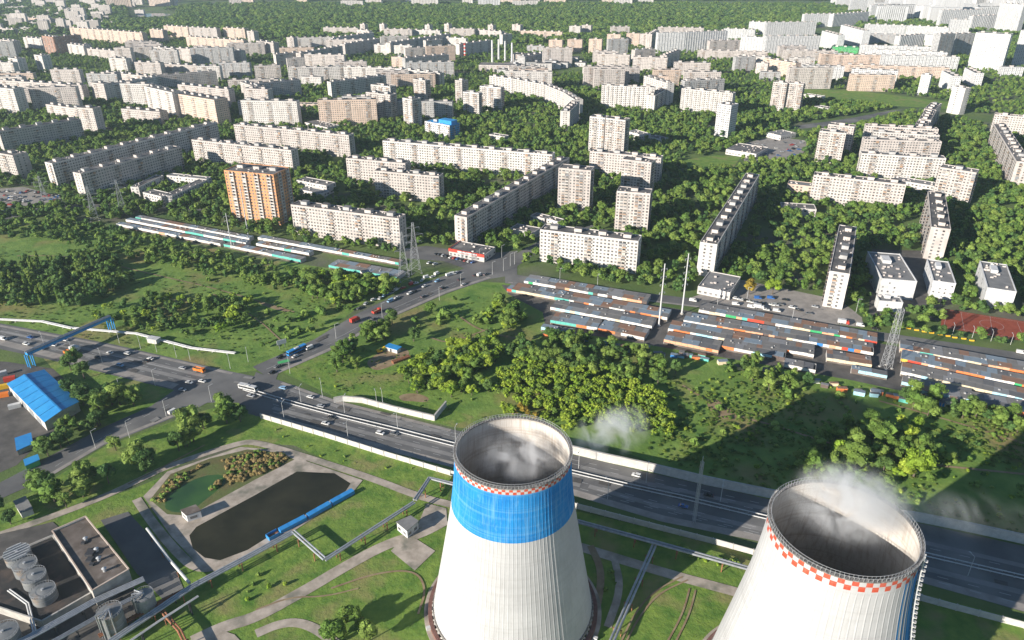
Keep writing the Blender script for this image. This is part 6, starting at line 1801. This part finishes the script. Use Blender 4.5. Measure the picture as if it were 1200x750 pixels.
plant([(578, 462), (584, 436), (612, 425), (700, 442), (770, 460), (788, 490), (786, 512), (752, 512), (690, 500), (620, 482)], 9.5, ['lime', 'lime', 'lime', 'lime', 'mid'], 4.8, 6.8, 'the dense grove behind the banded tower', w=(.8, 1.05))
plant([(580, 478), (640, 484), (690, 500), (660, 508), (600, 492)], 26, ['lime', 'yellow', 'lime'], 4, 7, 'the dense grove behind the banded tower')
plant([(836, 434), (880, 422), (930, 436), (950, 452), (920, 462), (870, 452)], 34, ['dark', 'mid', 'mid3'], 5, 10, 'the shrubs on the bank before the market')
plant([(925, 552), (965, 515), (1005, 492), (1070, 498), (1112, 540), (1108, 575), (1040, 580), (960, 574)], 66, ['mid', 'mid', 'mid2', 'mid3', 'dark', 'mid3', 'lime'], 6.5, 11.5, 'the sunlit trees behind the steaming tower')
plant([(1050, 462), (1130, 470), (1250, 500), (1250, 520), (1120, 500), (1060, 486)], 60, ['mid', 'mid3', 'dark'], 6, 12, 'the trees right below the market')
plant([(800, 470), (960, 450), (1100, 500), (1250, 540), (1250, 620), (1080, 590), (900, 560), (800, 520)], 520, ['dark', 'mid', 'bush', 'bush'], 2.5, 6, 'the shaded bank along the retaining wall')
plant([(340, 432), (560, 380), (620, 400), (560, 480), (400, 462)], 600, ['bush', 'bush2'], 1, 2.5, 'scattered')
plant([(800, 440), (960, 440), (1250, 510), (1250, 630), (1075, 604), (900, 574), (780, 530)], 110, ['bush', 'bush', 'bush2'], 1.0, 2.8, 'scattered')
# below the western highway
plant([(92, 470), (108, 455), (150, 470), (172, 466), (170, 480), (150, 490), (110, 502)], 44, ['dark', 'mid', 'mid3'], 8, 14, 'the trees right of the blue warehouse')
plant([(74, 436), (92, 428), (108, 446), (98, 462), (84, 452)], 60, ['mid', 'dark'], 8, 13, 'the trees right of the blue warehouse')
plant([(40, 520), (92, 490), (130, 500), (100, 512), (60, 538), (40, 545)], 44, ['dark', 'mid', 'dark2'], 7, 12, 'the hedge trees along the shaded yard')
plant([(150, 552), (170, 536), (230, 496), (275, 478), (296, 488), (270, 506), (220, 528), (170, 558)], 52, ['dark', 'dark2', 'mid', 'mid3'], 9, 15, 'the dark row above the ponds')
plant([(60, 590), (100, 560), (150, 550), (140, 566), (100, 584), (70, 600)], 60, ['dark', 'mid'], 7, 12, 'the dark row above the ponds')
plant([(-20, 604), (30, 575), (62, 572), (70, 590), (30, 612), (-20, 625)], 60, ['mid', 'dark', 'mid3'], 8, 13, 'the trees above the tanks')
plant([(383, 744), (386, 728), (410, 726), (440, 742), (440, 756), (390, 758)], 26, ['poplar', 'poplar', 'mid2'], 6, 11, 'the poplars at the bottom edge')
plant([(-8, 708), (20, 695), (36, 706), (20, 722)], 40, ['mid'], 4, 7, 'the bush beside the grey tanks')
plant([(262, 700), (285, 690), (300, 700), (285, 716)], 50, ['bush', 'mid'], 2, 5, 'scattered')
plant([(230, 712), (330, 660), (380, 672), (300, 716)], 120, ['bush', 'bush2'], .8, 2.4, 'scattered')
plant([(690, 700), (706, 650), (740, 655), (725, 740), (700, 760)], 60, ['bush', 'bush', 'mid'], 1, 3, 'scattered')
plant([(700, 615), (800, 640), (870, 655), (850, 666), (760, 640), (690, 622)], 40, ['bush', 'bush2', 'bush'], 1.2, 3, 'scattered')
plant([(314, 500), (420, 530), (528, 562), (525, 580), (440, 556), (350, 527)], 120, ['bush2', 'bush'], .6, 1.6, 'scattered')
plant([(245, 575), (265, 555), (260, 540), (300, 530), (330, 533), (340, 540), (300, 560)], 2.2, ['reed', 'reed', 'reed', 'reed', 'bush'], 1.2, 2.6, 'scattered', free=True)
plant([(180, 588), (202, 560), (240, 545), (232, 552), (206, 572), (190, 592)], 2.5, ['reed', 'reed', 'bush'], 1.2, 2.4, 'scattered', free=True)
plant([(660, 425), (740, 440), (700, 460)], 60, ['lime'], 6, 9, 'the dense grove behind the banded tower')
# rough grass and weeds
plant([(780, 440), (960, 438), (1250, 500), (1250, 640), (1075, 606), (900, 578), (700, 518), (660, 520), (560, 490), (780, 470)], 6.5, ['weed', 'tuft', 'tuft'], .5, 1.7, 'grass', clump=.9, w=(1.2, 2.4))
plant([(-60, 280), (300, 336), (420, 352), (320, 425), (120, 400), (-60, 372)], 22, ['weed', 'tuft', 'tuft'], .3, .9, 'grass', clump=.4, w=(2, 3.4))
plant([(340, 432), (430, 400), (560, 345), (640, 360), (620, 400), (480, 420), (560, 480), (470, 480), (400, 462)], 24, ['tuft', 'tuft', 'weed'], .25, .7, 'grass', clump=.4, w=(2, 3.6))
for (x, y, k, h) in ((136, 528, 'mid', 9), (98, 475, 'dark', 14), (82, 466, 'dark', 12), (395, 436, 'mid3', 10), (418, 432, 'mid', 9), (485, 400, 'dark', 11), (436, 395, 'mid', 12), (1000, 550, 'mid', 15), (950, 556, 'mid', 14), (1070, 560, 'lime', 17), (1030, 525, 'mid', 15), (878, 345, 'yellow', 12), (905, 345, 'lime', 14), (985, 345, 'lime', 13), (1000, 340, 'mid', 12)):
    p = at(x, y); ALL.append((p.x, p.y, h, 1.1, IDX[k], 'standing free'))
print('trees', len(ALL))
# the 300 nearest real trees become things; the rest is one mass
NAMEK = {0: 'dark', 1: 'dark', 2: 'mid', 3: 'tall', 4: 'mid', 5: 'lime', 6: 'yellow', 10: 'poplar'}
def shown(t):
    d = t[1] * .891 + CAM_H * .454; x = 600 + 870 * t[0] / d; y = 375 - 870 * (t[1] * .454 - CAM_H * .891) / d
    return -10 < x < 1210 and y < 756
cand = [i for i, t in enumerate(ALL) if t[4] in NAMEK and t[2] > 5 and t[5] not in ('scattered', 'town', 'wood', 'grass') and shown(t)]
cand.sort(key=lambda i: math.hypot(ALL[i][0], ALL[i][1], CAM_H) / ALL[i][2])
solo = set(cand[:290])
WORDK = {'dark': 'dark green leafy tree', 'mid': 'mid green leafy tree', 'tall': 'tall narrow green tree', 'lime': 'yellow-green leafy tree', 'yellow': 'yellowing tree', 'poplar': 'slim poplar'}
for i in sorted(solo):
    x, y, h, w, k, reg = ALL[i]
    kind = NAMEK[k]
    if reg == 'standing free': lab = WORDK[kind] + ' standing free on the grass'
    else: lab = WORDK[kind] + ' in ' + reg if not reg.startswith('the trees') else WORDK[kind] + ' among ' + reg
    o = empty('broadleaf_tree' if kind != 'poplar' else 'poplar_tree', (x, y, 0), rnd.uniform(0, 6.28), lab, 'tree', 'trees: ' + reg)
    o.scale = (h * w, h * w, h)
    ob('crown', rnd.choice(NEAR[kind]), o); ob('trunk', TRUNK, o)
rest = [t for i, t in enumerate(ALL) if i not in solo]

def scatter(name, rows, label=None):
    a = np.array([r[:5] for r in rows], float)
    me = bpy.data.meshes.new(name)
    me.vertices.add(len(a))
    co = np.zeros((len(a), 3), np.float32); co[:, :2] = a[:, :2]
    me.vertices.foreach_set('co', co.ravel())
    at_s = me.attributes.new('size', 'FLOAT_VECTOR', 'POINT')
    at_s.data.foreach_set('vector', np.stack([a[:, 2] * a[:, 3], a[:, 2] * a[:, 3], a[:, 2]], 1).astype(np.float32).ravel())
    at_r = me.attributes.new('turn', 'FLOAT_VECTOR', 'POINT')
    rr = np.zeros((len(a), 3), np.float32); rr[:, 2] = NR.uniform(0, 6.28, len(a)); at_r.data.foreach_set('vector', rr.ravel())
    at_k = me.attributes.new('kind_index', 'INT', 'POINT'); at_k.data.foreach_set('value', a[:, 4].astype(np.int32))
    o = ob(name, me)
    ng = bpy.data.node_groups.new(name + '_nodes', 'GeometryNodeTree')
    ng.interface.new_socket('Geometry', in_out='INPUT', socket_type='NodeSocketGeometry')
    ng.interface.new_socket('Geometry', in_out='OUTPUT', socket_type='NodeSocketGeometry')
    N = ng.nodes; Lk = ng.links
    gi = N.new('NodeGroupInput'); go = N.new('NodeGroupOutput')
    mp = N.new('GeometryNodeMeshToPoints'); Lk.new(gi.outputs[0], mp.inputs[0])
    iop = N.new('GeometryNodeInstanceOnPoints'); iop.inputs['Pick Instance'].default_value = True
    jn = N.new('GeometryNodeJoinGeometry')
    for fo in reversed(FAR):
        oi = N.new('GeometryNodeObjectInfo'); oi.inputs['Object'].default_value = fo; oi.inputs['As Instance'].default_value = True
        Lk.new(oi.outputs['Geometry'], jn.inputs[0])
    Lk.new(mp.outputs[0], iop.inputs['Points']); Lk.new(jn.outputs[0], iop.inputs['Instance'])
    def attr(nm, t):
        q = N.new('GeometryNodeInputNamedAttribute'); q.data_type = t; q.inputs[0].default_value = nm; return q.outputs[0]
    Lk.new(attr('kind_index', 'INT'), iop.inputs['Instance Index'])
    Lk.new(attr('turn', 'FLOAT_VECTOR'), iop.inputs['Rotation'])
    Lk.new(attr('size', 'FLOAT_VECTOR'), iop.inputs['Scale'])
    Lk.new(iop.outputs[0], go.inputs[0])
    md = o.modifiers.new('trees', 'NODES'); md.node_group = ng
    o['kind'] = 'stuff'
    return o
scatter('far_wood', [t for t in rest if t[5] == 'wood'])
scatter('town_trees', [t for t in rest if t[5] == 'town'])
scatter('rough_grass', [t for t in rest if t[5] == 'grass'])
scatter('shrubs', [t for t in rest if t[5] == 'scattered'])
scatter('grove', [t for t in rest if t[5] not in ('scattered', 'town', 'wood', 'grass')])

# ---------------------------------------------------------------- steam and haze
def steam(name, loc, size, dens, scale, seed, rot=0.0, thr=0.46):
    bm = bmesh.new(); bmesh.ops.create_icosphere(bm, subdivisions=3, radius=1); me = bpy.data.meshes.new(name); bm.to_mesh(me); bm.free()
    m = bpy.data.materials.new(name); m.use_nodes = True; nt = m.node_tree; N = nt.nodes; Lk = nt.links
    N.remove(N['Principled BSDF'])
    pv = N.new('ShaderNodeVolumePrincipled'); pv.inputs['Color'].default_value = (1, 1, 1, 1); pv.inputs['Anisotropy'].default_value = 0.2
    tc = N.new('ShaderNodeTexCoord'); gr = N.new('ShaderNodeVectorMath'); gr.operation = 'LENGTH'; Lk.new(tc.outputs['Object'], gr.inputs[0])
    fo = N.new('ShaderNodeMapRange'); fo.interpolation_type = 'SMOOTHSTEP'; fo.inputs[1].default_value = 0.2; fo.inputs[2].default_value = 0.98; fo.inputs[3].default_value = 1; fo.inputs[4].default_value = 0; Lk.new(gr.outputs['Value'], fo.inputs[0])
    gp = N.new('ShaderNodeNewGeometry'); mp = N.new('ShaderNodeMapping'); mp.inputs['Location'].default_value = (seed, seed * 2, seed * 3); mp.inputs['Rotation'].default_value = (0, 0, 0.6); mp.inputs['Scale'].default_value = (1, .7, 1)
    Lk.new(gp.outputs['Position'], mp.inputs[0])
    nz = N.new('ShaderNodeTexNoise'); nz.inputs['Scale'].default_value = scale; nz.inputs['Detail'].default_value = 6; nz.inputs['Roughness'].default_value = 0.6; nz.inputs['Distortion'].default_value = 1.2; Lk.new(mp.outputs[0], nz.inputs['Vector'])
    mr = N.new('ShaderNodeMapRange'); mr.inputs[1].default_value = thr; mr.inputs[2].default_value = thr + .22; Lk.new(nz.outputs[0], mr.inputs[0])
    mu = N.new('ShaderNodeMath'); mu.operation = 'MULTIPLY'; Lk.new(fo.outputs[0], mu.inputs[0]); Lk.new(mr.outputs[0], mu.inputs[1])
    m2 = N.new('ShaderNodeMath'); m2.operation = 'MULTIPLY'; m2.inputs[1].default_value = dens; Lk.new(mu.outputs[0], m2.inputs[0])
    Lk.new(m2.outputs[0], pv.inputs['Density']); Lk.new(pv.outputs[0], N['Material Output'].inputs['Volume'])
    m.cycles.volume_step_rate = 0.35
    me.materials.append(m)
    o = ob(name, me, None, loc, (0, 0, rot)); o.scale = size; o['kind'] = 'stuff'
    return o
steam('steam', (T2[0] + 4, T2[1] + 7, 80), (21, 18, 12), 0.30, 0.12, 3.0, thr=.43)
steam('steam', (T2[0] + 40, T2[1] + 12, 72), (34, 10, 8), 0.07, 0.07, 9.0, rot=-.2, thr=.44)
steam('steam', (T1[0] + 2, T1[1] + 2, 71), (18, 16, 7), 0.30, 0.11, 5.0, thr=.43)
steam('steam', (T1[0] + 36, T1[1] + 15, 72), (20, 11, 10), 0.24, 0.10, 7.0, rot=.5, thr=.42)
if HAZE_ON:
    v, f = boxes_np([[-6900, 6900, -490, 8900, -1.0, CAM_H + 8]])
    m = bpy.data.materials.new('haze'); m.use_nodes = True; N = m.node_tree.nodes; N.remove(N['Principled BSDF'])
    pv = N.new('ShaderNodeVolumePrincipled'); pv.inputs['Color'].default_value = (0.72, 0.87, 1.0, 1); pv.inputs['Density'].default_value = 0.00007; pv.inputs['Anisotropy'].default_value = 0.3
    m.node_tree.links.new(pv.outputs[0], N['Material Output'].inputs['Volume'])
    o = ob('haze', mesh_np('haze', v, f, m)); o['kind'] = 'stuff'

# ---------------------------------------------------------------- labels: tell look-alikes apart by their place
def picture_x(o):
    p = o.matrix_world.translation; d = p.y * math.cos(PITCH) + (CAM_H - p.z) * math.sin(PITCH)
    return p.x / d, (CAM_H - p.z) / max(p.y, 1)
bpy.context.view_layer.update()
LANDMARKS = [('orange tower', 305, 235), ('curved white building', 655, 105), ('four far chimneys', 588, 62), ('brown high-rise', 60, 50), ('lone white tower', 855, 135), ('dark shaded slab', 430, 105), ('blue-topped block', 518, 145),
             ('green hall', 995, 57), ('tall corner high-rise', 1165, 60), ('pair of white towers', 923, 108), ('bent pale building', 420, 85), ('row of brick towers', 690, 50), ('left edge', -20, 100), ('right edge', 1225, 100), ('striped chimney', 545, 60)]
LM = [(n, at(x, y)) for n, x, y in LANDMARKS]
def same():
    d = {}
    for o in COL.objects:
        if o.parent is None and 'label' in o: d.setdefault(o['label'], []).append(o)
    return {k: v for k, v in d.items() if len(v) > 1}
def room(label, extra): return len(label.split()) + len(extra.split()) <= 16
for lab, v in same().items():
    if v[0].name.startswith(('apartment', 'low_b', 'high_rise', 'works')):
        for o in v:
            p = o.matrix_world.translation; n, q = min(LM, key=lambda t: (t[1] - p).length)
            e = ', ' + ('left of' if p.x < q.x - abs(p.y - q.y) * .6 else 'right of' if p.x > q.x + abs(p.y - q.y) * .6 else 'behind' if p.y > q.y else 'in front of') + ' the ' + n
            if n.endswith('edge'): e = ', near the ' + n
            if room(lab, e): o['label'] = lab + e
    elif v[0].get('category') == 'tree' and len(v) > 3:
        xs = sorted(picture_x(o)[0] for o in v); ys = sorted(o.location.y for o in v); m = len(v)
        for o in v:
            a = sum(x < picture_x(o)[0] for x in xs) / m; b_ = sum(y < o.location.y for y in ys) / m
            e = ', ' + ('near' if b_ < .34 else 'far' if b_ > .67 else 'middle') + ' ' + ('left' if a < .34 else 'right' if a > .67 else 'centre')
            if room(lab, e): o['label'] = lab + e
ORD = ['leftmost', 'second from left', 'third from left', 'fourth from left', 'fifth from left', 'sixth from left', 'seventh from left', 'eighth from left', 'ninth from left', 'tenth from left', 'eleventh from left', 'twelfth from left']
for lab, v in same().items():
    if len(v) <= 12:
        v.sort(key=lambda o: picture_x(o)[0])
        for i, o in enumerate(v):
            e = ', ' + ('rightmost' if i == len(v) - 1 else ORD[i])
            if room(lab, e): o['label'] = lab + e
